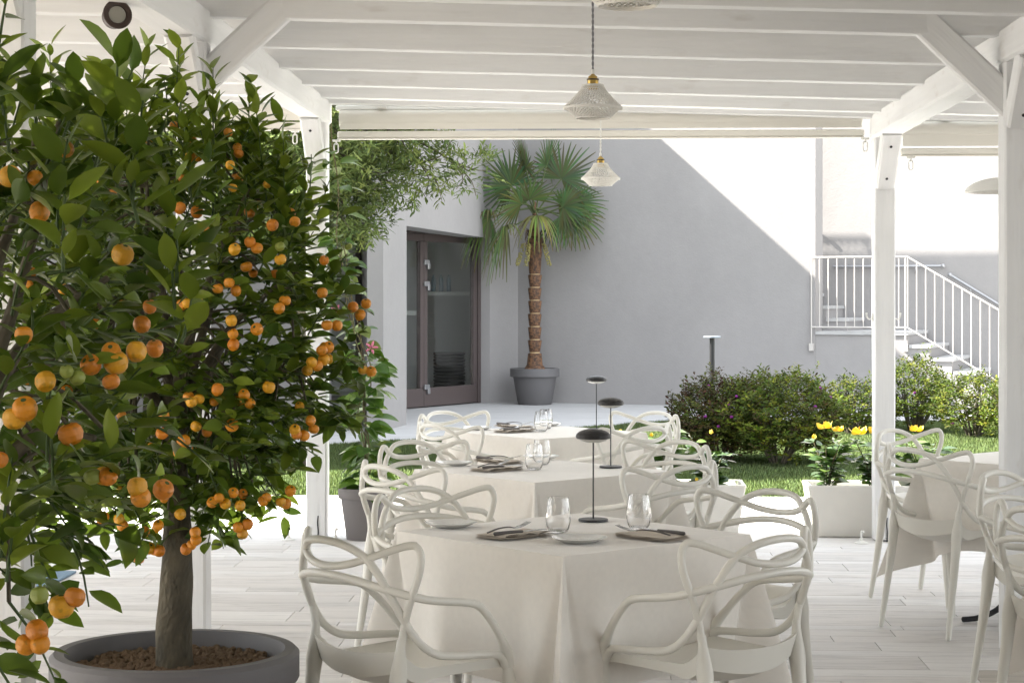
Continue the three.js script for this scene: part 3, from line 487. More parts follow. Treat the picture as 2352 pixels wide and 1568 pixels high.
const tableProto = (() => {
  const g = new THREE.Group(); g.name = 'dining_table';
  part('tabletop', at(box(HALF * 2, .03, HALF * 2, .004), 0, TOPH - .018, 0), M.plastic, g);
  part('column', lathe([[0, .30], [.03, .30], [.028, .33], [.028, .70], [.05, TOPH - .037], [0, TOPH - .037]], 20), M.iron, g);
  for (let k = 0; k < 4; k++) { const a = k * Math.PI / 2 + Math.PI / 4, dx = Math.cos(a), dz = Math.sin(a); const pts = [[.015, .52], [.06, .40], [.12, .20], [.20, .07], [.30, .022], [.37, .014]].map(([r, y]) => v3(dx * r, y, dz * r)); part('leg', sweep(pts, t => lerp(.016, .013, t), { seg: 24, sides: 8 }), M.iron, g); }
  return g;
})();
tableDefs.forEach(([x, z, where], i) => {
  const p = V(x, 0, z), t = tableProto.clone(); t.name = numbered('dining_table'); t.position.copy(p); t.rotation.y = TA; tag(t, `square pedestal table with curved iron legs, ${where}`, 'table', 'square dining tables'); scene.add(t);
  const c = part('tablecloth', clothGeo(31 + i * 7), M.cloth); c.position.copy(p); c.rotation.y = TA; tag(c, `cream tablecloth draped over the ${where}`, 'tablecloth', 'cream tablecloths');
});
// one of each piece of tableware
const ON = TOPH + .0035;
const plateG = lathe([[0, .004], [.050, .004], [.055, .006], [.072, .012], [.085, .0165], [.0865, .0155], [.074, .0095], [.058, .002], [.05, 0], [0, 0]].map(p => p).reverse(), 56);
const glassG = lathe([[0, 0], [.024, 0], [.029, .002], [.036, .014], [.0405, .034], [.0412, .05], [.0385, .078], [.0335, .112], [.0325, .1128], [.0318, .112], [.0370, .078], [.0396, .05], [.0388, .034], [.0335, .016], [.026, .007], [0, .006]], 56);
function addPlate(x, z, where) { const p = part('plate', plateG, M.china); p.position.copy(V(x, ON, z)); tag(p, `white china side plate ${where}`, 'plate', 'white side plates'); }
function addGlass(x, z, where) { const p = part('tumbler', glassG, M.glass); p.position.copy(V(x, ON, z)); tag(p, `clear stemless glass tumbler ${where}`, 'glass', 'stemless tumblers'); }
function napkinGeo(seed) {
  const R = rng(seed), L = .215, Wd = .125, out = [];
  for (let k = 0; k < 4; k++) { // folded layers
    const nx = 26, nz = 12, P = [], I = [], U = [], y0 = .0016 + k * .0034, ox = (R() - .5) * .006, oz = (R() - .5) * .006, ph = R() * 6;
    for (const s of [0, 1]) for (let j = 0; j <= nz; j++) for (let i = 0; i <= nx; i++) { const u = i / nx * 2 - 1, w = j / nz * 2 - 1, e = Math.max(Math.abs(u), Math.abs(w)), cur = .0022 * Math.sin(u * 5 + ph) * Math.sin(w * 3 + ph) + .0045 * Math.pow(Math.max(0, w), 2) * (.6 + .5 * Math.sin(u * 9 + ph)) * (k / 3 + .2); const th = .0031 * Math.sqrt(Math.max(0, 1 - Math.pow(e, 12))); P.push(u * L / 2 + ox, y0 + (s ? th / 2 : -th / 2) + Math.max(0, cur), w * Wd / 2 + oz + .002 * Math.sin(u * 7 + ph)); U.push(u * .1, w * .06); }
    const S = nx + 1, B = S * (nz + 1); for (let j = 0; j < nz; j++) for (let i = 0; i < nx; i++) { const a = j * S + i, b = a + 1, c = a + S, d = c + 1; I.push(a, b, c, b, d, c, B + a, B + c, B + b, B + b, B + c, B + d); }
    for (let i = 0; i < nx; i++) { I.push(i, B + i, i + 1, i + 1, B + i, B + i + 1); const a = nz * S + i; I.push(a, a + 1, B + a, a + 1, B + a + 1, B + a); } for (let j = 0; j < nz; j++) { const a = j * S, c = a + S; I.push(a, c, B + a, c, B + c, B + a); const e = j * S + nx, f = e + S; I.push(e, B + e, f, f, B + e, B + f); }
    const g = new THREE.BufferGeometry(); g.setAttribute('position', new THREE.Float32BufferAttribute(P, 3)); g.setAttribute('uv', new THREE.Float32BufferAttribute(U, 2)); g.setIndex(I); out.push(g);
  }
  return toCreasedNormals(merge(out), 1.0);
}
const nap = [napkinGeo(3), napkinGeo(8)];
// fork and knife lie along +x with the handle at -x
const forkHandle = sweep([v3(-.098, .004, 0), v3(-.05, .012, 0), v3(0, .013, 0), v3(.03, .008, 0)], t => lerp(.0048, .0032, t), { seg: 20, sides: 8, squash: .55 });
const forkHead = (() => { const o = [sweep([v3(.028, .0082, 0), v3(.042, .008, 0), v3(.055, .0095, 0)], t => lerp(.004, .0105, Math.pow(t, .6)), { seg: 10, sides: 8, squash: .3 })]; for (let k = 0; k < 4; k++) { const z = (k - 1.5) * .0062; o.push(sweep([v3(.052, .0095, z * .95), v3(.075, .0135, z), v3(.102, .0215, z)], t => lerp(.0019, .0009, t), { seg: 8, sides: 6 })); } return merge(o); })();
const knifeHandle = sweep([v3(-.105, .006, 0), v3(-.06, .0068, 0), v3(.005, .006, 0)], t => lerp(.0085, .0055, t), { seg: 14, sides: 8, squash: .75 });
const knifeBlade = (() => { const P = [[0, -.004], [.02, -.007], [.09, -.0085], [.112, -.003], [.116, .004], [.09, .0055], [.0, .0045]]; const sh = new THREE.Shape(P.map(([x, y]) => new THREE.Vector2(x, y))); const g = new THREE.ExtrudeGeometry(sh, { depth: .0012, bevelEnabled: true, bevelSize: .0004, bevelThickness: .0004, bevelSegments: 1 }); g.rotateX(-Math.PI / 2); g.translate(.003, .0055, 0); return norm(g); })();
function setting(x, z, fx, fz, where, seed, dark = true) {   // napkin with fork on one side, knife on the other, pointing along fx, fz
  const turn = Math.atan2(fz, fx), p = V(x, ON, z);
  const n = part('napkin', nap[seed % 2], M.napkin); n.position.copy(p); n.rotation.y = turn; tag(n, `folded beige linen napkin ${where}`, 'napkin', 'folded napkins');
  const off = (a, b) => v3(a, .0150, b).applyAxisAngle(v3(0, 1, 0), turn).add(p), h = dark ? M.darkSteel : M.steel;
  const f = thing('fork', `fork on the napkin ${where}`, 'fork', off(.005, -.032), turn + .14, 'forks'); part('handle', forkHandle, h, f); part('head', forkHead, M.steel, f);
  const k = thing('knife', `knife on the napkin ${where}`, 'knife', off(.0, .036), turn - .04, 'knives'); part('handle', knifeHandle, h, k); part('blade', knifeBlade, M.steel, k);
}
const lampProto = (() => {
  const g = new THREE.Group(); g.name = 'table_lamp';
  part('base', lathe([[0, 0], [.050, 0], [.0505, .002], [.0505, .006], [.0495, .0075], [.006, .0085], [0, .0085]], 48), M.black, g);
  part('stem', sweep([v3(0, .006, 0), v3(0, .14, 0), v3(0, .272, 0)], .0027, { seg: 4, sides: 8 }), M.black, g);
  const dome = []; for (let i = 0; i <= 18; i++) { const a = i / 18 * Math.PI / 2 * 1.18; dome.push([.0595 * Math.sin(a), .287 + .026 * Math.cos(a)]); } dome[0][0] = 0;
  part('head', lathe([[0, .2815], [dome[18][0] - .002, .2815], ...dome.slice().reverse()], 48), M.black, g);
  part('diffuser', lathe([[0, .2662], [.025, .2672], [.043, .2725], [.0535, .281], [0, .281]], 40), std({ color: rgb(.62, .62, .60), roughness: .4 }), g);
  return g;
})();
function addLamp(x, z, where) { const l = lampProto.clone(); l.name = numbered('table_lamp'); l.position.copy(V(x, ON - .0005, z)); tag(l, `small black mushroom table lamp on the ${where}`, 'table lamp', 'mushroom table lamps'); scene.add(l); }
addLamp(.276, 6.50, 'first table, beside the orange tree pot'); addLamp(.441, 8.55, 'middle table of the row of three'); addLamp(.485, 11.0, 'last table of the row, towards the lawn');
addPlate(-.203, 6.33, 'at the edge of the first table, on the orange tree side'); addPlate(.208, 5.934, 'at the near corner of the first table, between two napkins');
addPlate(-.262, 8.66, 'on the middle table, beside the potted climber'); addPlate(.135, 9.0, 'on the middle table behind two tumblers');
addPlate(-.20, 11.02, 'on the last table, on the climber side'); addPlate(.208, 11.36, 'on the last table behind two tumblers');
addGlass(.149, 6.176, 'on the first table between the lamp and a napkin'); addGlass(.415, 6.27, 'on the first table, on the planter side of the lamp');
addGlass(.098, 8.44, 'on the middle table, in front of another tumbler'); addGlass(.135, 8.69, 'on the middle table, in front of a plate');
addGlass(.166, 10.87, 'on the last table, in front of another tumbler'); addGlass(.196, 11.10, 'on the last table, in front of a plate');
setting(.005, 6.06, .755, .66, 'on the first table, orange tree side', 0); setting(.44, 6.03, -.70, .72, 'on the first table, planter side', 1);
setting(-.066, 8.40, .755, .66, 'on the middle table in front of the tumblers', 2); setting(-.066, 8.80, .70, -.72, 'on the middle table, on the lawn side', 3);
setting(.014, 10.82, .755, .66, 'on the last table in front of the tumblers', 4); setting(.01, 11.20, .70, -.72, 'on the last table, on the lawn side', 5);

// ================================================================ WOVEN PENDANT LAMPS
{
  const proto = new THREE.Group(); proto.name = 'pendant_lamp';
  // origin at the bottom ring; shade radius .116
  const upper = t => [lerp(.042, .116, Math.pow(t, 1.35)), lerp(.133, .046, t)], lower = t => [lerp(.114, .069, Math.pow(t, .85)), lerp(.040, .003, t)];
  const strands = []; const nS = 36;
  const hel = (f, k, tw, dirn, r) => { const pts = []; for (let i = 0; i <= 6; i++) { const t = i / 6, [rad, y] = f(t), a = (k / nS) * 6.2832 + dirn * tw * t; pts.push(v3(Math.cos(a) * rad, y, Math.sin(a) * rad)); } return sweep(pts, r, { seg: 9, sides: 5, caps: false }); };
  for (let k = 0; k < nS; k++) { strands.push(hel(upper, k, .95, 1, .0021), hel(upper, k, .55, -1, .0016), hel(lower, k, .7, -1, .0021), hel(lower, k, .7, 1, .0021)); }
  part('shade', strands, M.rattan, proto);
  const ringG = (r, y, t) => { const pts = []; for (let i = 0; i < 40; i++) { const a = i / 40 * 6.2832; pts.push(v3(Math.cos(a) * r, y + .0008 * Math.sin(i * 2.2), Math.sin(a) * r)); } return sweep(pts, t, { seg: 120, sides: 6, closed: true, caps: false }); };
  part('rim', [ringG(.116, .044, .0038), ringG(.116, .0395, .003), ringG(.069, .002, .003), ringG(.067, .0065, .0025), ringG(.042, .133, .003)], M.rattan, proto);
  part('socket', [lathe([[0, .115], [.021, .115], [.0225, .118], [.0225, .152], [0, .152]], 28), lathe([[0, .159], [.020, .159], [.018, .168], [.009, .174], [.006, .178], [0, .178]], 28)], M.brass, proto);
  part('collar', lathe([[0, .1525], [.024, .1525], [.0245, .155], [.0235, .1588], [0, .1588]], 28), std({ color: rgb(.06, .035, .02), roughness: .5 }), proto);
  part('cord_grip', lathe([[0, .178], [.006, .178], [.007, .182], [.007, .196], [0, .196]], 14), M.plastic, proto);
  const cordM = std({ color: rgb(.20, .20, .215), roughness: .8 });
  const cord = (L, mat, parent) => { const o = []; for (const s of [0, Math.PI]) { const pts = [], n = Math.round(L / .008); for (let i = 0; i <= n; i++) { const a = i * 1.05 + s; pts.push(v3(Math.cos(a) * .0024, .195 + L * i / n, Math.sin(a) * .0024)); } o.push(sweep(pts, .0028, { seg: n * 2, sides: 5 })); } part('cord', o, mat, parent); };
  const spots = [[.272, 4.52, 2.219, 'woven white pendant lamp with brass socket over the first table'], [.324, 7.67, 2.25, 'woven white pendant lamp between the first and middle tables'], [.537, 11.6, 2.212, 'woven white pendant lamp over the table by the lawn']];
  spots.forEach(([x, z, h, label], i) => { const l = proto.clone(); l.name = numbered('pendant_lamp'); l.position.copy(V(x, h, z)); tag(l, label, 'pendant lamp', 'woven pendant lamps in a row'); cord(2.86 - h - .195, i === 2 ? M.plastic : cordM, l); scene.add(l); });
}
// spotlight on the left beam
{
  const p = PG(CL - .02, beamBottom(CL) - .005, 6.9); const s = thing('spotlight', 'dark brown round spotlight fixed under the left pergola beam', 'spotlight', v3(-1.50, 2.60, -7.25));
  const brown = std({ color: rgb(.045, .028, .022), roughness: .45, metalness: .3 });
  const can = new THREE.Group(); can.name = 'can';
  const tilt = g => { g.rotateX(Math.PI / 2 - .1); g.rotateY(.5); return g; };
  const body = part('housing', tilt(lathe([[0, -.05], [.03, -.05], [.045, -.035], [.047, .01], [.055, .012], [.056, .022], [.050, .026], [.036, .022], [.034, .01], [0, .01]], 36)), brown, s);
  part('lens', tilt(lathe([[0, .012], [.033, .012], [.033, .017], [0, .020]], 28)), phys({ color: rgb(.25, .24, .2), roughness: .1, clearcoat: 1 }), s);
  part('bracket', sweep([v3(0, .03, -.02), v3(-.02, .06, -.03), v3(-.04, .085, -.04)], .008, { seg: 8, sides: 8 }), brown, s);
}

// ================================================================ PLANTS
class Foliage {                       // gathers leaf-sized faces with a colour each
  constructor() { this.P = []; this.N = []; this.C = []; }
  add(geo, m, c) { const p = geo.attributes.position, n = geo.attributes.normal, v = v3(), nm = new THREE.Matrix3().getNormalMatrix(m); for (let i = 0; i < p.count; i++) { v.fromBufferAttribute(p, i).applyMatrix4(m); this.P.push(v.x, v.y, v.z); v.fromBufferAttribute(n, i).applyMatrix3(nm).normalize(); this.N.push(v.x, v.y, v.z); this.C.push(c[0], c[1], c[2]); } }
  build() { const g = new THREE.BufferGeometry(); g.setAttribute('position', new THREE.Float32BufferAttribute(this.P, 3)); g.setAttribute('normal', new THREE.Float32BufferAttribute(this.N, 3)); g.setAttribute('color', new THREE.Float32BufferAttribute(this.C, 3)); g.setAttribute('uv', new THREE.Float32BufferAttribute(new Float32Array(this.P.length / 3 * 2), 2)); return g; }
}
// leaf along +z, upper side +y; widths sampled along its length
function leafGeo(L, Wd, { fold = .25, bend = .25, n = 5, point = 1, stalk = .12 } = {}) {
  const P = [], I = [];
  for (let i = 0; i <= n; i++) { const t = i / n, w = Wd / 2 * Math.pow(Math.sin(Math.PI * Math.pow(t, .85)), .75) * (i === n ? 0 : 1) + (i === 0 ? Wd * .02 : 0), z = L * (stalk + t), y = -bend * L * t * t + .0; P.push(-w, y + fold * w, z, 0, y, z, w, y + fold * w, z); }
  for (let i = 0; i < n; i++) { const a = i * 3; I.push(a, a + 3, a + 1, a + 1, a + 3, a + 4, a + 1, a + 4, a + 2, a + 2, a + 4, a + 5); }
  const g = new THREE.BufferGeometry(); g.setAttribute('position', new THREE.Float32BufferAttribute(P, 3)); g.setIndex(I); g.computeVertexNormals(); return g.toNonIndexed();
}
const basisM = (() => { const x = v3(), y = v3(), z = v3(); return (pos, dir, up, s, roll = 0) => { z.copy(dir).normalize(); x.crossVectors(up, z); if (x.lengthSq() < 1e-6) x.set(1, 0, 0); x.normalize(); y.crossVectors(z, x); const c = Math.cos(roll), k = Math.sin(roll), xr = x.clone().multiplyScalar(c).addScaledVector(y, k), yr = y.clone().multiplyScalar(c).addScaledVector(x, -k); const m = new THREE.Matrix4().makeBasis(xr, yr, z); m.scale(v3(s, s, s)); m.setPosition(pos); return m; }; })();
const rdir = R => { const u = R() * 2 - 1, a = R() * 6.2832, r = Math.sqrt(1 - u * u); return v3(Math.cos(a) * r, u, Math.sin(a) * r); };
const rigidColour = (g, c) => { const n = g.attributes.position.count, a = new Float32Array(n * 3); for (let i = 0; i < n; i++) a.set(c, i * 3); g.setAttribute('color', new THREE.BufferAttribute(a, 3)); return g; };

// potted orange tree with small fruit
function potGeo(R0, R1, H, rimH, rimT) { return lathe([[0, .0], [R1 - .01, 0], [R1, .012], [R0 - rimT, H - rimH], [R0 - .004, H - rimH + .004], [R0, H - rimH + .012], [R0, H - .012], [R0 - .012, H], [R0 - .04, H], [R0 - .046, H - .012], [R0 - .05, H - .05], [R0 - .055, H - .08]].map(p => p), 72); }
function soilStuff(seed, rad, y, n, size, mat) {
  const R = rng(seed), out = []; const base = new THREE.IcosahedronGeometry(1, 0);
  const disc = new THREE.CylinderGeometry(rad, rad, .02, 40).translate(0, y - .012, 0); disc.deleteAttribute('uv'); out.push(disc);
  for (let i = 0; i < n; i++) { const a = R() * 6.283, r = rad * .97 * Math.sqrt(R()), s = size * (.5 + R()), g = base.clone(); g.scale(s, s * .75, s * (.8 + .4 * R())); g.rotateY(R() * 6); g.rotateX(R()); g.deleteAttribute('uv'); g.translate(Math.cos(a) * r, y + s * .2 + R() * .008, Math.sin(a) * r); out.push(g); }
  return mergeGeometries(out.map(g => { const q = g.index ? g.toNonIndexed() : g; for (const k of Object.keys(q.attributes)) if (k !== 'position' && k !== 'normal') q.deleteAttribute(k); q.computeVertexNormals(); return q; }));
}
const citrusLeaf = [leafGeo(.062, .030, { fold: .22, bend: .18 }), leafGeo(.058, .031, { fold: .42, bend: .3 }), leafGeo(.066, .027, { fold: .3, bend: .05 })];
const fruitG = (() => { const g = lathe([[0, -.0142], [.003, -.0146], [.008, -.0135], [.0128, -.0085], [.0152, -.001], [.0142, .0065], [.0105, .0118], [.0055, .0138], [.0022, .0134], [0, .0128]], 22); return g; })();
const calyxG = lathe([[0, .0145], [.0022, .0148], [.0036, .0138], [.0026, .0128]], 8);
function orangeTree(o) {
  const R = rng(o.seed), C = v3(...o.c), tree = thing('orange_tree', o.label, 'tree', V(o.x, o.soil, o.z), 0, 'potted orange trees'), base = tree.position;
  const loc = p => p.clone().sub(base), ell = v3(o.rx, o.ry, o.rz);
  // trunk and limbs
  const fork = v3(base.x + .01, C.y - o.ry * .45, base.z);
  part('trunk', sweep([v3(0, -.03, 0), v3(-.004, .12, .003), v3(.004, .28, 0), loc(fork).add(v3(-.008, -.1, 0)), loc(fork).add(v3(-.03, .12, 0))], t => lerp(o.tr * 1.1, o.tr * .62, sstep(.05, .95, t)) * (1 + .1 * Math.exp(-t * 14)) * (1 + .02 * Math.sin(t * 40)), { seg: 30, sides: 16 }), M.bark, tree);
  const limbs = [], twigs = [], stems = [];
  const limbEnds = [];
  for (let i = 0; i < 13; i++) { const a = i / 13 * 6.283 + R() * .4, el = lerp(-.25, 1.2, (i * .618) % 1), d = v3(Math.cos(a) * Math.cos(el), Math.sin(el), Math.sin(a) * Math.cos(el)), end = C.clone().add(d.clone().multiply(ell).multiplyScalar(.72)); const p0 = fork.clone().add(v3((R() - .5) * .03, R() * .1, (R() - .5) * .03)), mid = p0.clone().lerp(end, .5).add(v3(0, .06, 0)).add(rdir(R).multiplyScalar(.03)); limbs.push(sweep([p0, mid, end].map(loc), t => lerp(.017, .005, t), { seg: 12, sides: 7 })); for (let k = 0; k < 6; k++) limbEnds.push(p0.clone().lerp(mid, .6).lerp(end, k / 5)); }
  part('limbs', limbs, M.bark, tree);
  const F = new Foliage(), all = [];
  const greens = [[.094, .155, .018], [.118, .182, .020], [.152, .22, .024], [.076, .132, .020], [.21, .28, .03]];
  const twig = (p, d, L, n, young, scale = 1) => {
    const bendDir = v3((R() - .5) * .5, young ? .25 : -.25 + R() * .4, (R() - .5) * .5), q = p.clone().addScaledVector(d, L).addScaledVector(bendDir, L * .3), mid = p.clone().addScaledVector(d, L * .5);
    twigs.push(sweep([p, mid, q].map(loc), t => lerp(.0026, .0013, t), { seg: 5, sides: 4, caps: false }));
    const cv = new THREE.QuadraticBezierCurve3(p, mid, q);
    for (let i = 0; i < n; i++) {
      const t = .12 + .88 * (i + R() * .5) / n, pt = cv.getPoint(Math.min(t, 1)), tg = cv.getTangent(Math.min(t, 1)), az = i * 2.4 + R(), side = v3(Math.cos(az), Math.sin(az) * .3, Math.sin(az)).normalize();
      const ld = tg.clone().multiplyScalar(t > .93 ? 1.2 : .55).add(side.multiplyScalar(.9)).add(v3(0, young ? .35 : .1, 0)).add(rdir(R).multiplyScalar(.3)).normalize();
      const up = v3(0, 1, 0).addScaledVector(d, .5).add(rdir(R).multiplyScalar(.55)).normalize();
      const s = scale * (.62 + R() * .62), m = basisM(loc(pt), ld, up, s, (R() - .5) * .8), b = greens[young && R() < .7 ? (R() < .5 ? 4 : 2) : Math.floor(R() * 4 + (R() < .12 ? 1 : 0))], k = .8 + R() * .45;
      all.push({ g: Math.floor(R() * 3), m, c: b.map(x => x * k), w: pt });
    }
  };
  for (let i = 0; i < o.twigs; i++) {
    const d = rdir(R), rr = Math.pow(.25 + .75 * R(), .45), lump = 1 + .13 * Math.sin(d.x * 7 + o.seed) * Math.sin(d.y * 6 + 2) * Math.sin(d.z * 8);
    const wide = 1 + (o.keep ? 0 : .20) * Math.abs(d.y), p = C.clone().add(d.clone().multiply(ell).multiply(v3(wide, 1, wide)).multiplyScalar((rr * .86) * lump)); if (o.keep && !o.keep(p)) continue;
    const out = d.clone().add(v3(0, .25, 0)).add(rdir(R).multiplyScalar(.7)).normalize();
    twig(p, out, .07 + R() * .09, 6 + Math.floor(R() * 5), R() < .30, o.leafSize ?? 1);
    if (i % 3 === 0) { const near = limbEnds.reduce((a, b) => a.distanceToSquared(p) < b.distanceToSquared(p) ? a : b); stems.push(sweep([near, near.clone().lerp(p, .5).add(v3(0, .02, 0)), p].map(loc), .0033, { seg: 4, sides: 4, caps: false })); }
  }
  for (const [x, h, dz, L] of o.shoots) { const p = V(x, h - L * .2, o.z + dz); twig(p, v3((R() - .5) * .25, 1, (R() - .5) * .25).normalize(), L, Math.round(L / .0145), true, 1.0); twig(p.clone().add(v3(.01, -.03, .01)), v3((R() - .5) * .8, 1, (R() - .5) * .5).normalize(), L * .7, Math.round(L * .7 / .015), true, .95); }
  part('branches', stems, M.bark, tree);
  part('twigs', twigs, std({ color: rgb(.05, .085, .02), roughness: .7 }), tree);
  // the leaves that show largest are parts of their own
  const eye = v3(0, EYE, 0); all.forEach(l => { l.d = l.w.distanceTo(eye) + (l.w.x / -l.w.z < -.275 ? 4 : 0); }); all.sort((a, b) => a.d - b.d);
  const mats = [0, 1, 2, 3, 4].map(i => { const c = greens[i]; return phys({ color: rgb(c[0] * 1.05, c[1] * 1.05, c[2]), roughness: .36, specularIntensity: .6, transmission: .36, thickness: 0, ior: 1.4, side: THREE.DoubleSide }); });
  all.forEach((l, i) => { if (i < 290) { let bi = 0, bd = 9; greens.forEach((c, k) => { const dd = Math.abs(c[1] - l.c[1]); if (dd < bd) { bd = dd; bi = k; } }); const me = new THREE.Mesh(citrusLeaf[l.g], mats[bi]); me.name = 'leaf'; me.applyMatrix4(l.m); tree.add(me); } else F.add(citrusLeaf[l.g], l.m, l.c); });
  tag(part('foliage', F.build(), M.leaf, tree), null, null, null, 'stuff');
  // fruit: [x, height, radius factor]; each hangs just inside the front of the crown
  const fm = [M.orange, M.orange, M.orangeYellow, M.orangeDeep];
  const addFruit = (p, s, mat) => { const f = part('fruit', fruitG, mat, tree); f.position.copy(loc(p)); f.scale.set(s * (.94 + .12 * R()), s * (.86 + .2 * R()), s * (.94 + .12 * R())); f.rotation.set((R() - .5) * 1.4, R() * 6, (R() - .5) * 1.4); part('calyx', calyxG, M.leafStalk, f); };
  M.leafStalk ??= std({ color: rgb(.06, .10, .025), roughness: .7 });
  for (const [x, h, s, g] of o.fruit) { const q = 1 - Math.pow((x - C.x) / (o.rx * 1.06), 2) - Math.pow((h - C.y) / (o.ry * 1.06), 2), dz = o.rz * Math.sqrt(Math.max(.02, q)) * (.93 + .12 * R()); addFruit(v3(x, h, C.z + dz), s * (.94 + .12 * R()), g ? M.limeFruit : fm[Math.floor(R() * 4)]); }
  for (let i = 0; i < o.extra; i++) { const d = rdir(R); if (i % 3) d.z = Math.abs(d.z); addFruit(C.clone().add(d.multiply(ell).multiplyScalar(.7 + .22 * R())), .8 + .3 * R(), fm[Math.floor(R() * 4)]); }
  return tree;
}
const potBig = thing('plant_pot', 'large dark grey round pot holding the orange tree trunk', 'plant pot', V(-.941, 0, 5.35));
part('pot', potGeo(.345, .27, .55, .09, .012), M.potGrey, potBig);
tag(part('soil', soilStuff(9, .292, .497, 1700, .0085, M.soil), std({ color: rgb(.13, .085, .05), roughness: 1 }), potBig), null, null, null, 'stuff');
{
  // fruit positions read off the photograph as metres across and up at the tree's own distance
  const S1 = 4400 / 5.02, f1 = (px, py, s = 1, g = 0) => [(px - 1176) / S1, EYE - (py - 685) / S1, s, g];
  const list = [[625, 517], [670, 507], [474, 525], [546, 574], [578, 557], [592, 570], [643, 566, .9, 1], [645, 596], [524, 377, .8], [536, 650], [548, 668], [510, 663], [655, 690], [644, 708], [733, 672], [795, 706], [823, 698], [808, 725], [743, 748], [764, 749], [596, 755, 1.15], [544, 735], [546, 765], [545, 790], [733, 806], [745, 800], [736, 828], [711, 833], [723, 842], [835, 862], [815, 858], [620, 888, 1.1], [512, 890], [444, 908], [469, 912], [455, 918], [430, 1010, 1.15], [420, 1035], [459, 975], [538, 974, 1.1], [706, 970, .9], [690, 1005], [710, 992], [675, 1000], [672, 990], [565, 905], [578, 925], [500, 1145], [530, 1135], [485, 1155], [512, 1160], [545, 1165], [600, 1152], [592, 1160], [630, 1165], [652, 1140], [640, 1172], [555, 1215], [534, 1222], [540, 1240], [360, 1208], [320, 1228], [378, 1143, .8], [411, 1182], [440, 1228], [438, 1248], [412, 1272], [425, 1262], [336, 1275], [350, 1276], [326, 1270], [265, 1293], [290, 1302], [281, 1280], [232, 1190], [222, 1198], [275, 1210], [268, 1195], [735, 596, .85], [780, 560, .7, 1], [395, 948], [385, 990], [430, 700], [445, 695]].map(a => f1(...a));
  orangeTree({ seed: 21, label: 'potted orange tree with rounded crown and bare trunk, hung with small fruit', x: -.941, z: 5.35, soil: .48, c: [-.945, 1.445, -5.35], rx: .50, ry: .64, rz: .46, tr: .047, twigs: 680, extra: 75, fruit: list,
    shoots: [[-1.27, 1.98, -.1, .28], [-1.12, 1.95, .0, .26], [-1.03, 1.96, -.15, .30], [-.97, 1.99, .1, .27], [-.91, 2.0, -.1, .26], [-.80, 1.90, -.15, .30], [-.74, 1.88, .05, .30], [-.67, 1.83, -.1, .3], [-.62, 1.75, -.15, .24], [-1.35, 1.85, 0, .25], [-.86, 1.85, -.25, .24]] });
  const S2 = 4400 / 2.42, f2 = (px, py, s = 1, g = 0) => [(px - 1176) / S2, EYE - (py - 685) / S2, s, g];
  const list2 = [[70, 483], [0, 400, 1.1], [112, 330, .8], [55, 402, .8], [240, 580, 1.1], [235, 838, 1.2], [180, 842, 1.15], [222, 815, 1], [277, 812, 1.1], [312, 806, .9], [228, 882, .8], [53, 940, 1.15], [27, 962, 1.2], [140, 1003, 1.25], [90, 878, 1], [140, 855, .7, 1], [160, 870, .8, 1], [270, 1140, 1.05], [277, 1166, 1.1], [318, 1155, 1.1], [95, 1423, 1.3], [128, 1400, 1.05], [37, 1482, 1.1], [10, 1515, 1.1], [45, 1512, 1], [0, 1055, .8], [215, 1108, .9], [60, 1385, .9, 1], [180, 1108, .9, 1], [300, 705, .7], [40, 770, .9]].map(a => f2(a[0], a[1], (a[2] ?? 1) * .88, a[3]));
  orangeTree({ seed: 48, label: 'orange tree whose branches overlap the rounded orange tree and the left post', x: -.80, z: 2.72, soil: .48, keep: p => p.x < (p.y < 1.16 ? -.70 : p.y < 1.3 ? -.63 : p.y < 1.5 ? -.57 : p.y < 1.68 ? -.50 : p.y < 1.8 ? -.56 : -.74), c: [-.84, 1.43, -2.72], rx: .40, ry: .52, rz: .34, leafSize: .88, tr: .045, twigs: 270, extra: 10, fruit: list2,
    shoots: [[-.52, 1.72, -.22, .15], [-.49, 1.68, -.25, .12], [-.45, 1.60, -.2, .10], [-.75, 1.86, -.1, .2], [-.80, 1.90, -.05, .18], [-.44, 1.52, -.22, .09], [-.58, 1.62, -.28, .13], [-.66, 1.22, -.25, .12], [-.60, 1.34, -.25, .1]] });
  const pot2 = copyOf(potBig, V(-.80, 0, 2.72), 1.3, 'large dark grey round pot under the orange tree at the end of the row');
  pot2.userData.group = potBig.userData.group = 'large grey tree pots';
}

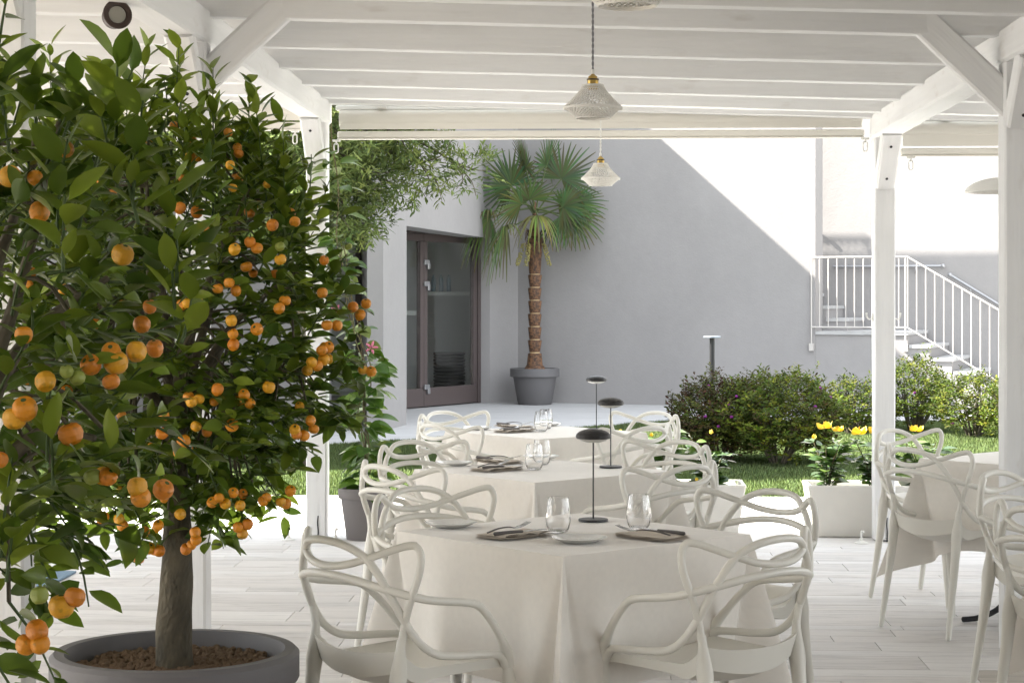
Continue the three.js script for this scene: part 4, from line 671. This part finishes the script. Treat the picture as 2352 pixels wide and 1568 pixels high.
// shrub: dense twiggy dome of small leaves
function shrub(label, x, z, rx, ry, rz, n, seed, tones, flowers) {
  const R = rng(seed), g = thing('shrub', label, 'shrub', V(x, -.016, z), 0, 'clipped shrubs on the lawn'), F = new Foliage(), st = [], lf = [leafGeo(.042, .016, { fold: .3, bend: .35, n: 3 }), leafGeo(.036, .017, { fold: .4, bend: .15, n: 3 })];
  const tips = [];
  for (let i = 0; i < 26; i++) { const a = R() * 6.283, e = v3(Math.cos(a) * rx * (.3 + .6 * R()), ry * (.5 + .4 * R()), Math.sin(a) * rz * (.3 + .6 * R())), b = v3(Math.cos(a) * .05, 0, Math.sin(a) * .05); st.push(sweep([b, b.clone().lerp(e, .4).add(v3(0, .05 * (R() - .3), 0)).add(rdir(R).multiplyScalar(.03)), e], t => lerp(.014, .004, t), { seg: 6, sides: 5 })); }
  part('stems', st, M.bark, g);
  const lump = d => 1 + .10 * Math.sin(d.x * 5 + seed) * Math.cos(d.z * 4 + seed * 2) + .07 * Math.sin(d.x * 11 + d.y * 7 + seed) + .05 * Math.sin(d.z * 13 + d.x * 5);
  for (let i = 0; i < n; i++) {
    const d = rdir(R); if (d.y < -.85) continue; const rr = d.y > .1 && R() < .04 ? 1.04 + .16 * R() : Math.pow(.3 + .7 * R(), .4), cy = ry * .54, p = v3(d.x * rx * rr * lump(d), cy + d.y * ry * .46 * rr * lump(d), d.z * rz * rr * lump(d)), s0 = tones[Math.floor(R() * tones.length)], k = .75 + R() * .5;
    const ax = d.clone().add(v3(0, .7, 0)).add(rdir(R).multiplyScalar(.5)).normalize();
    for (let q = 0; q < 7; q++) { const dir = ax.clone().multiplyScalar(.3 + .5 * (q / 7)).add(v3(Math.cos(q * 2.4 + i), .1, Math.sin(q * 2.4 + i)).multiplyScalar(.7)).add(rdir(R).multiplyScalar(.2)).normalize(); F.add(lf[q % 2], basisM(p.clone().addScaledVector(ax, .012 * q), dir, ax, .75 + R() * .55, R() - .5), s0.map(c => c * k * (.85 + .3 * R()))); }
  }
  tag(part('foliage', F.build(), M.leafSoft, g), null, null, null, 'stuff');
  if (flowers) { const pet = new THREE.IcosahedronGeometry(.018, 1); for (let i = 0; i < flowers; i++) { const d = rdir(R); d.z = Math.abs(d.z); const f = part('flower', pet, M.purple ??= std({ color: rgb(.16, .015, .16), roughness: .8 }), g); f.position.set(d.x * rx * .98, ry * .56 + d.y * ry * .42, d.z * rz * .98); f.scale.set(1, .8, 1); } }
}
const tg = [[.10, .135, .014], [.07, .10, .014], [.14, .16, .016], [.055, .08, .014]], tb = [[.065, .055, .018], [.06, .075, .016], [.085, .10, .016], [.065, .035, .02]];
shrub('dark reddish-green shrub joined to the bigger shrub, in front of the bollard light', 1.98, 18.0, .50, .77, .46, 1450, 3, tb, 8);
shrub('big rounded green shrub on the lawn beside the white planters', 2.47, 17.75, .60, .82, .55, 2000, 4, [...tg, tb[0], tb[2]], 5);
shrub('small narrow shrub on the lawn beside the slim pergola post', 3.86, 21.7, .30, .62, .3, 420, 5, tg, 0);
shrub('tall green shrub on the lawn in front of the stone steps', 4.62, 22.0, .40, .84, .42, 800, 6, tg, 2);
shrub('spreading green shrub below the descending railing', 5.12, 21.2, .42, .68, .4, 700, 7, [...tg, tb[2]], 4);
shrub('pale-stemmed shrub next to the thick post, on the lawn', 5.35, 20.3, .34, .66, .34, 420, 8, tg, 0);

// broad-leaved garden trees on the left of the lawn
function gardenTree(label, x, z, h, cr, cy, rY, nTw, seed, tones, reach = []) {
  const R = rng(seed), g = thing('garden_tree', label, 'tree', V(x, -.016, z), 0, 'trees beside the lawn'), F = new Foliage(), lb = [], lf = [leafGeo(.075, .019, { fold: .3, bend: .25, n: 3 }), leafGeo(.065, .018, { fold: .35, bend: .05, n: 3 })];
  part('trunk', sweep([v3(0, -.05, 0), v3(.03, .6, .02), v3(-.03, 1.3, 0), v3(.02, cy - rY * .5, .03), v3(.0, cy, 0)], t => lerp(.075, .04, t) * (1 + .06 * Math.sin(t * 30)), { seg: 24, sides: 10 }), M.bark, g);
  const cl = [];
  for (let i = 0; i < 34; i++) { const d = rdir(R), e = v3(d.x * cr * (.55 + .4 * R()), cy + d.y * rY * (.55 + .4 * R()), d.z * cr * (.55 + .4 * R())); cl.push([e, .34 + R() * .3]); }
  for (const [dx, y, dz, r] of reach) cl.push([v3(dx, y, dz), r]);
  for (const [e, r] of cl) {
    const b = v3(0, lerp(2.7, cy, R()), 0), mid = b.clone().lerp(e, .55).add(rdir(R).multiplyScalar(.15)); lb.push(sweep([b, mid, e], t => lerp(.03, .007, t), { seg: 10, sides: 6 }));
    for (let k = 0; k < 4; k++) { const e2 = e.clone().add(rdir(R).multiplyScalar(r)); lb.push(sweep([mid.clone().lerp(e, .7), e.clone().lerp(e2, .4), e2], t => lerp(.009, .003, t), { seg: 6, sides: 5 })); }
    const n = Math.round(nTw * (r * r) / .2);
    for (let i = 0; i < n; i++) {
      const dd = rdir(R), p = e.clone().add(dd.clone().multiplyScalar(r * Math.pow(R(), .4)).multiply(v3(1, .75, 1))), ax = dd.multiplyScalar(.6).add(v3(0, .15, 0)).add(rdir(R).multiplyScalar(.5)).normalize(), s0 = tones[Math.floor(R() * tones.length)], kk = .75 + R() * .5;
      for (let q = 0; q < 8; q++) { const dir = ax.clone().multiplyScalar(.6).add(v3(Math.cos(q * 2.4 + i), .1, Math.sin(q * 2.4 + i)).multiplyScalar(.65)).add(rdir(R).multiplyScalar(.25)).normalize(); F.add(lf[q % 2], basisM(p.clone().addScaledVector(ax, .017 * q), dir, v3(0, 1, 0).addScaledVector(ax, .5), .7 + R() * .6, R() - .5), s0.map(c => c * kk)); }
    }
  }
  part('limbs', lb, M.bark, g);
  tag(part('foliage', F.build(), M.leafSoft, g), null, null, null, 'stuff');
}
const tt = [[.17, .225, .065], [.13, .18, .055], [.21, .255, .075], [.10, .145, .048]];
gardenTree('evergreen tree with grey-green narrow leaves, its branch reaching towards the palm', -1.885, 17.5, 5, 1.35, 3.45, 1.2, 190, 61, tt, [[.75, 2.62, 0, .34], [1.15, 2.75, -.1, .32], [1.48, 2.72, -.1, .25], [.9, 3.1, .1, .42], [.3, 2.35, .2, .4], [.0, 2.2, .1, .38], [-.5, 2.4, .3, .45], [.5, 2.25, 0, .26]]);
gardenTree('sunlit evergreen tree further behind the potted orange tree', -3.7, 19.4, 5, 1.7, 3.3, 1.5, 60, 62, tt, [[1.0, 2.3, .4, .5], [.2, 2.2, .6, .5], [1.6, 2.6, .2, .4]]);

// palm in its pot
{
  const R = rng(91), px = .33, pz = 27.72, pot = thing('palm_pot', 'wide grey rimmed pot holding the palm by the wall', 'plant pot', V(px, -.003, pz));
  part('pot', lathe([[0, 0], [.235, 0], [.245, .01], [.315, .40], [.352, .402], [.358, .408], [.358, .515], [.35, .522], [.315, .522], [.31, .515], [.305, .45]], 64), M.potGrey, pot);
  tag(part('gravel', soilStuff(4, .305, .49, 500, .014), std({ color: rgb(.20, .185, .17), roughness: 1 }), pot), null, null, null, 'stuff');
  const palm = thing('palm_tree', 'fan palm with ringed brown trunk and drooping fans by the grey wall', 'palm', V(px, .47, pz));
  const woodC = texture(256, .3, (x, y) => mix3([.035, .018, .012], [.24, .115, .05], clamp(fbm(x, y, 6, 9, 4, 81) * 1.8 - .45))), wood = std({ map: woodC, bumpMap: barkB, bumpScale: .008, roughness: .7 }), pale = std({ color: rgb(.50, .36, .20), roughness: .8 });
  part('trunk', lathe([[0, 0], [.16, 0], [.15, .05], [.115, .1], [.105, .2], [.098, .265], [0, .27]], 24), wood, palm);
  part('core', sweep([v3(0, .2, 0), v3(0, 1, 0), v3(.0, 1.8, 0)], .072, { seg: 10, sides: 16 }), pale, palm);
  let y = .285; for (let i = 0; i < 6; i++) { const h = .165 + R() * .01, t = .076 + .004 * R(), w = .097 + .005 * R(); part('bark_ring', at(lathe([[.05, 0], [t, 0], [t + .004, .02], [w, h - .012], [w - .004, h], [.06, h]], 24), (R() - .5) * .006, y, (R() - .5) * .006), wood, palm); y += h + .016; }
  part('bark_ring', at(lathe([[.05, 0], [.080, 0], [.086, .05], [.10, .3], [.105, .42], [.098, .5], [.06, .52]], 24), 0, y, 0), wood, palm);
  const crown = v3(0, 2.28, 0);
  const fib = []; for (let i = 0; i < 60; i++) { const a = R() * 6.283, p = v3(Math.cos(a) * .085, 1.72 + R() * .3, Math.sin(a) * .085); fib.push(sweep([p, p.clone().add(v3(Math.cos(a) * .03, .06, Math.sin(a) * .03)), p.clone().add(v3(Math.cos(a) * .06, -.03 - .06 * R(), Math.sin(a) * .06))], t => lerp(.008, .002, t), { seg: 5, sides: 4 })); } part('fibre', fib, wood, palm);
  part('heart', sweep([v3(0, 1.75, 0), v3(0, 2.05, 0), v3(0, 2.45, 0)], t => lerp(.075, .02, t), { seg: 8, sides: 12 }), wood, palm);
  const fan = (dir, len, rad, droop, roll, tone) => {
    const P = [], I = [], C = [], n = 26, q = 6; const up = Math.abs(dir.y) > .9 ? v3(0, 0, 1) : v3(0, 1, 0), side = v3().crossVectors(up, dir).normalize(), nrm = v3().crossVectors(dir, side).normalize(); const sr = side.clone().multiplyScalar(Math.cos(roll)).addScaledVector(nrm, Math.sin(roll)), nr = nrm.clone().multiplyScalar(Math.cos(roll)).addScaledVector(side, -Math.sin(roll));
    const base = crown.clone().add(v3(0, (R() - .5) * .2, 0)), hub = base.clone().addScaledVector(dir, len).add(v3(0, -droop * len * .25, 0));
    for (let i = 0; i < n; i++) {
      const a = lerp(-2.15, 2.15, (i + .5) / n) + (R() - .5) * .03, L = rad * (.80 + .2 * Math.cos(a * .75)) * (.92 + .14 * R()), w = .0195, b = P.length / 3, tw = 1.0 + .3 * R(), dr = droop * (.7 + .6 * R()), kk = tone.map(c => c * (.75 + .5 * R()));
      for (let j = 0; j <= q; j++) { const t = j / q, d2 = dir.clone().multiplyScalar(Math.cos(a)).addScaledVector(sr, Math.sin(a)), p = hub.clone().addScaledVector(d2, L * t).addScaledVector(nr, .03 * t * (1 - t)).add(v3(0, -dr * L * Math.pow(t, 2.6) * 1.1, 0)), pr = sr.clone().multiplyScalar(Math.cos(a)).addScaledVector(dir, -Math.sin(a)), ww = w * (t < .45 ? .25 + t * 1.5 : t < .95 ? .92 - (t - .45) * 1.25 : .2) * tw; const c = t > .97 && R() < .4 ? [.14, .10, .03] : kk; for (const s of [-1, 0, 1]) { const v = p.clone().addScaledVector(pr, s * ww).addScaledVector(nr, (s === 0 ? -1 : 0) * ww * .5); P.push(v.x, v.y, v.z); C.push(...c); } }
      for (let j = 0; j < q; j++) { const o = b + j * 3; I.push(o, o + 3, o + 1, o + 1, o + 3, o + 4, o + 1, o + 4, o + 2, o + 2, o + 4, o + 5); }
    }
    const g = new THREE.BufferGeometry(); g.setAttribute('position', new THREE.Float32BufferAttribute(P, 3)); g.setAttribute('color', new THREE.Float32BufferAttribute(C, 3)); g.setIndex(I); g.computeVertexNormals();
    const f = part('frond', g, M.leafSoft, palm); part('stalk', sweep([base, base.clone().lerp(hub, .5).add(v3(0, .02, 0)), hub], t => lerp(.016, .009, t), { seg: 8, sides: 6 }), M.stalk ??= std({ color: rgb(.09, .12, .04), roughness: .6 }), f);
  };
  const g1 = [.096, .142, .060], g2 = [.14, .185, .075], g3 = [.21, .22, .07];
  // x right, y up, z to the viewer
  for (const [x, yy, z, len, rad, dr, ro, tn] of [[-.62, .80, .15, .56, .58, .05, 1.3, g1], [-.22, .97, .25, .62, .60, .04, 1.8, g2], [.22, .97, .05, .74, .60, .04, 1.2, g1], [.58, .80, .1, .66, .62, .05, 1.4, g1], [-.55, .20, .75, .34, .56, .10, .9, g2], [-.22, .55, .78, .36, .56, .08, .3, g2], [.70, .34, .45, .52, .48, .15, 1.2, g1], [.95, .16, .2, .60, .48, .12, 1.0, g1], [-.97, .0, .2, .66, .44, .95, 1.2, g2], [-.80, -.12, .5, .48, .44, 1.05, .8, g2], [.14, -.1, .97, .24, .40, 1.0, .0, g3], [.80, -.22, .5, .44, .48, .30, 1.0, g1], [.97, -.06, .1, .56, .46, .25, 1.4, g2], [-.6, .7, -.35, .6, .46, .1, 1.3, g1]]) fan(v3(x, yy, z).normalize(), len, rad, dr, ro, tn);
  for (const [x, z] of [[-.16, .1], [.13, .14], [-.08, .2]]) { const o = []; for (let i = 0; i < 90; i++) { const t = R(), s = new THREE.IcosahedronGeometry(.008 + .006 * R(), 0); s.translate(x * (1 + t * .6) + (R() - .5) * .06, 1.85 - t * .32, z * (1 + t * .4) + (R() - .5) * .06); o.push(s); } part('flower_spray', o, std({ color: rgb(.30, .27, .10), roughness: .9 }), palm); }
}

// climber in a taupe pot beside the left post
{
  const R = rng(17), x = -.94, z = 12.17, pot = thing('climber_pot', 'taupe plastic pot of the climber beside the slim left post', 'plant pot', V(x, 0, z));
  part('pot', lathe([[0, 0], [.108, 0], [.113, .008], [.148, .262], [.162, .264], [.165, .27], [.165, .325], [.16, .33], [.148, .33], [.145, .32], [.142, .28]], 48), M.potTaupe, pot);
  tag(part('soil', soilStuff(14, .142, .285, 160, .009), M.soil, pot), null, null, null, 'stuff');
  const vine = thing('climbing_plant', 'climbing plant with oval leaves trained up a stake and the slim post', 'plant', V(x, .29, z));
  part('stake', sweep([v3(0, -.1, 0), v3(.01, .4, 0), v3(-.015, .95, 0)], .008, { seg: 4, sides: 6 }), M.bark, vine);
  const path = new THREE.CatmullRomCurve3([v3(0, 0, 0), v3(.03, .25, .03), v3(-.02, .5, -.02), v3(.03, .75, .02), v3(-.04, 1.0, 0), v3(-.1, 1.25, .02), v3(-.14, 1.5, -.02), v3(-.165, 1.75, .05), v3(-.185, 2.05, .08), v3(-.18, 2.34, .08)]);
  const tw = []; for (const s of [0, 2.1, 4.2]) { const pts = []; for (let i = 0; i <= 40; i++) { const t = i / 40, p = path.getPoint(t); if (s && t > .72) break; pts.push(p.add(v3(Math.cos(t * 22 + s) * .022, 0, Math.sin(t * 22 + s) * .022))); } tw.push(sweep(pts, .0042, { seg: 80, sides: 5 })); }
  part('stems', tw, std({ color: rgb(.13, .115, .05), roughness: .8 }), vine);
  const lf = [leafGeo(.14, .085, { fold: .18, bend: .35, n: 6 }), leafGeo(.12, .078, { fold: .3, bend: .2, n: 6 })], tone = [[.07, .15, .022], [.12, .22, .028], [.17, .28, .034], [.09, .18, .025], [.20, .26, .07]].map(c => phys({ color: rgb(...c), roughness: .5, transmission: .45, thickness: 0, specularIntensity: .4, side: THREE.DoubleSide }));
  for (let i = 0; i < 250; i++) { const t = i < 180 ? R() * .40 : i < 232 ? .40 + R() * .33 : .73 + R() * .22, p = path.getPoint(t), a = R() * 6.283, d = v3(Math.cos(a), (R() - .55) * .9, Math.sin(a)).normalize(), m = new THREE.Mesh(lf[i % 2], tone[Math.floor(R() * (t > .4 ? 5 : 4.4))]); m.name = 'leaf'; m.applyMatrix4(basisM(p.addScaledVector(d, .02 + R() * .05 * (t < .4 ? 1 : .5)), d, v3(0, 1, 0).add(rdir(R).multiplyScalar(.5)), .6 + R() * .65, R() - .5)); vine.add(m); }
  const pinkM = std({ color: rgb(.70, .22, .34), roughness: .8 }), pg = new THREE.SphereGeometry(.022, 10, 8); for (const [yy, xx] of [[1.16, -.17], [.93, .05]]) for (let k = 0; k < 5; k++) { const f = part('petal', pg, pinkM, vine); f.scale.set(1, .35, .7); f.position.set(xx + Math.cos(k * 1.256) * .022, yy + Math.sin(k * 1.256) * .022, .05); f.rotation.z = k * 1.256; }
}

// white planters with hibiscus
function planter(label, flowerLabel, c, seed, blooms) {
  const R = rng(seed), base = PG(c, 0, 12.53), g = thing('planter', label, 'planter', v3(base.x, -.004, base.z), -PA, 'white trough planters along the walkway'), Wt = 1.0, Dt = .40, H = .335;
  const fr = (w0, d0, y0, w1, d1, y1) => { const q = new THREE.BoxGeometry(1, 1, 1, 1, 1, 1), p = q.attributes.position; for (let i = 0; i < p.count; i++) { const t = p.getY(i) > 0; p.setXYZ(i, p.getX(i) * (t ? w1 : w0), t ? y1 : y0, p.getZ(i) * (t ? d1 : d0)); } q.computeVertexNormals(); return q; };
  const P = [], prof = [[.88, .31, 0], [.895, .325, .008], [Wt - .015, Dt - .015, H - .03], [Wt - .003, Dt - .003, H - .012], [Wt - .008, Dt - .008, H], [Wt - .055, Dt - .055, H], [Wt - .062, Dt - .062, H - .008], [Wt - .085, Dt - .085, H - .10], [.01, .01, H - .10]];
  const ringP = ([w, d, y]) => { const o = [], r = Math.min(.02, w * .3, d * .3); for (const [sx, sz] of [[1, 1], [-1, 1], [-1, -1], [1, -1]]) for (let k = 0; k <= 3; k++) { const a0 = Math.atan2(sz, sx), a = a0 - Math.PI / 4 + k / 3 * Math.PI / 2; o.push([sx * (w / 2 - r) + Math.cos(a) * r, y, sz * (d / 2 - r) + Math.sin(a) * r]); } return o; };
  const I = [], n = 16; const U = []; prof.forEach(p => ringP(p).forEach(q => { P.push(...q); U.push(q[0] + q[2] * .7, q[1]); })); for (let j = 0; j < prof.length - 1; j++) for (let k = 0; k < n; k++) { const a = j * n + k, b = j * n + (k + 1) % n, c2 = a + n, d2 = b + n; I.push(a, c2, b, b, c2, d2); }
  const bg = new THREE.BufferGeometry(); bg.setAttribute('position', new THREE.Float32BufferAttribute(P, 3)); bg.setAttribute('uv', new THREE.Float32BufferAttribute(U, 2)); bg.setIndex(I); part('trough', toCreasedNormals(bg, .6), M.planter, g);
  part('soil', at(box(Wt - .09, .02, Dt - .09, .002), 0, H - .085, 0), M.soil, g);
  const lf = [leafGeo(.098, .068, { fold: .15, bend: .3, n: 5 }), leafGeo(.082, .058, { fold: .3, bend: .15, n: 5 })], tone = [[.055, .12, .018], [.085, .17, .02], [.12, .20, .024], [.04, .09, .016]].map(c2 => phys({ color: rgb(...c2), roughness: .45, transmission: .3, thickness: 0, side: THREE.DoubleSide }));
  [-.36, -.06, .26].forEach((px, ip) => {
    const pos = v3(px, H - .08, (R() - .5) * .08).applyAxisAngle(v3(0, 1, 0), -PA).add(g.position), h = thing('hibiscus', `${['outer', 'middle', 'far end'][c > 0.9 ? ip : 2 - ip]} ${flowerLabel}`, 'plant', pos, 0, 'hibiscus plants in the troughs'), st = [], tips = [];
    for (let s = 0; s < 6; s++) { const a = R() * 6.283, e = v3(Math.cos(a) * (.06 + R() * .12), .2 + R() * .2, Math.sin(a) * (.04 + R() * .08)), cv = [v3(Math.cos(a) * .015, -.02, Math.sin(a) * .015), v3(e.x * .3, e.y * .5, e.z * .3), e]; st.push(sweep(cv, t => lerp(.0055, .003, t), { seg: 8, sides: 6 })); tips.push(e); const c3 = new THREE.CatmullRomCurve3(cv); for (let i = 0; i < 24; i++) { const t = .15 + .85 * R(), d = v3(Math.cos(i * 2.4), .15 + R() * .3, Math.sin(i * 2.4)).normalize(), m = new THREE.Mesh(lf[i % 2], tone[Math.floor(R() * 4)]); m.name = 'leaf'; m.applyMatrix4(basisM(c3.getPoint(t).addScaledVector(d, .012), d, v3(0, 1, 0).add(rdir(R).multiplyScalar(.4)), .55 + R() * .6, R() - .5)); h.add(m); } }
    part('stems', st, std({ color: rgb(.10, .085, .04), roughness: .8 }), h);
    blooms.filter(b => b[0] === ip).forEach(([, bx, by, bz, s, big]) => {
      const fl = new THREE.Group(); fl.name = 'flower'; fl.position.set(bx, by, bz); fl.rotation.set(-.5 + R() * .5, R() * 3, (R() - .5) * .5); fl.scale.setScalar(s); h.add(fl);
      const pt = leafGeo(.062, .062, { fold: -.12, bend: -.35, n: 6, stalk: .02 }), pm = M.yellow ??= phys({ color: rgb(.86, .62, .05), roughness: .6, transmission: .3, thickness: 0, side: THREE.DoubleSide });
      const nP = big ? 5 : 3; for (let k = 0; k < nP; k++) { const a = k / nP * 6.283, m = new THREE.Mesh(pt, pm); m.name = 'petal'; m.applyMatrix4(basisM(v3(0, 0, 0), v3(Math.cos(a), big ? .35 : 1.6, Math.sin(a)).normalize(), v3(0, 1, 0), big ? 1 : .6, .2)); fl.add(m); }
      part('pistil', sweep([v3(0, 0, 0), v3(.003, .02, 0), v3(.006, .042, .004)], .0028, { seg: 5, sides: 6 }), M.brass, fl);
    });
  });
}
planter('white trough planter with hibiscus behind the slim right-hand post', 'hibiscus with yellow flowers in the planter behind the slim post', 1.86, 71, [[0, -.02, .44, .06, 1.05, 1], [0, -.09, .37, .05, .8, 0], [0, .07, .42, .03, .8, 1], [1, -.10, .40, .06, 1.15, 1], [1, .02, .41, .05, 1, 1], [1, .10, .36, .08, .8, 0], [2, -.05, .42, .04, .95, 1]]);
planter('white trough planter with hibiscus partly hidden by the armchairs', 'hibiscus with few blooms in the planter behind the armchairs', .47, 72, [[0, .05, .40, .02, .6, 0], [1, -.05, .38, .02, .6, 0], [2, .02, .40, .05, .7, 0], [2, -.08, .10, .12, .6, 0]]);

// ================================================================ SMALL THINGS
// floor anchors for the blinds
const anchorG = merge([lathe([[0, 0], [.042, 0], [.044, .003], [.03, .010], [.012, .016], [.009, .03], [0, .03]], 24), sweep([v3(0, .025, 0), v3(0, .06, 0), v3(.006, .078, 0), v3(.012, .066, 0)], .007, { seg: 14, sides: 8 })]);
[[CL - .17, 12.05, 'white plastic floor hook on the orange tree side of the slim left post'], [CL + .13, 12.05, 'white plastic floor hook between the slim left post and the climber pot'], [CR - .16, 12.05, 'white plastic floor hook in front of the hibiscus planter'], [CR + .19, 12.05, 'white plastic floor hook behind the legs of the side table chairs']].forEach(([c, d, label]) => { const a = part('floor_hook', anchorG, M.plastic); a.position.copy(PG(c, .001, d)); tag(a, label, 'hook', 'floor hooks at the post feet'); });
// coat hooks on the right post
for (const s of [-1, 1]) { const p = PG(CR + s * .066, 1.41, 12.2), h = thing('coat_hook', s < 0 ? 'white coat hook on the table side of the slim right post' : 'white coat hook on the railing side of the slim right post', 'hook', p, -PA, 'coat hooks on the post'); part('plate', at(box(.006, .05, .022, .002), s * .003, 0, 0), M.plastic, h); part('prong', sweep([v3(s * .004, -.004, 0), v3(s * .022, -.012, 0), v3(s * .038, .004, 0), v3(s * .04, .026, 0)], t => .0045 + .003 * sstep(.85, 1, t), { seg: 14, sides: 8 }), M.plastic, h); }
// dark cable running down into each slim post's foot
for (const [c, d, label] of [[CL, 12.16, 'short black cable at the foot of the slim left post'], [CR, 12.2, 'short black cable at the foot of the slim right post']]) { const b = PG(c + .012, 0, d - .0695); const w = part('cable', sweep([v3(0, .003, 0), v3(.002, .05, .0), v3(-.002, .11, 0), v3(.001, .15, -.006)], .0045, { seg: 16, sides: 6 }), M.black); w.position.copy(b); tag(w, label, 'cable', 'cables at the post feet'); }
// door mat by the left bay
{ const m = part('door_mat', box(.9, .012, .6, .003), std({ color: rgb(.22, .32, .42), roughness: .95, bumpMap: weaveB, bumpScale: .002 })); m.position.copy(PG(-3.34, .0085, 10.25)); m.rotation.y = -PA; tag(m, 'pale blue mat lying on the paving behind the orange tree', 'mat'); }

scene.traverse(o => { if (o.isMesh) { o.castShadow = true; o.receiveShadow = true; } });
renderer.render(scene, camera);
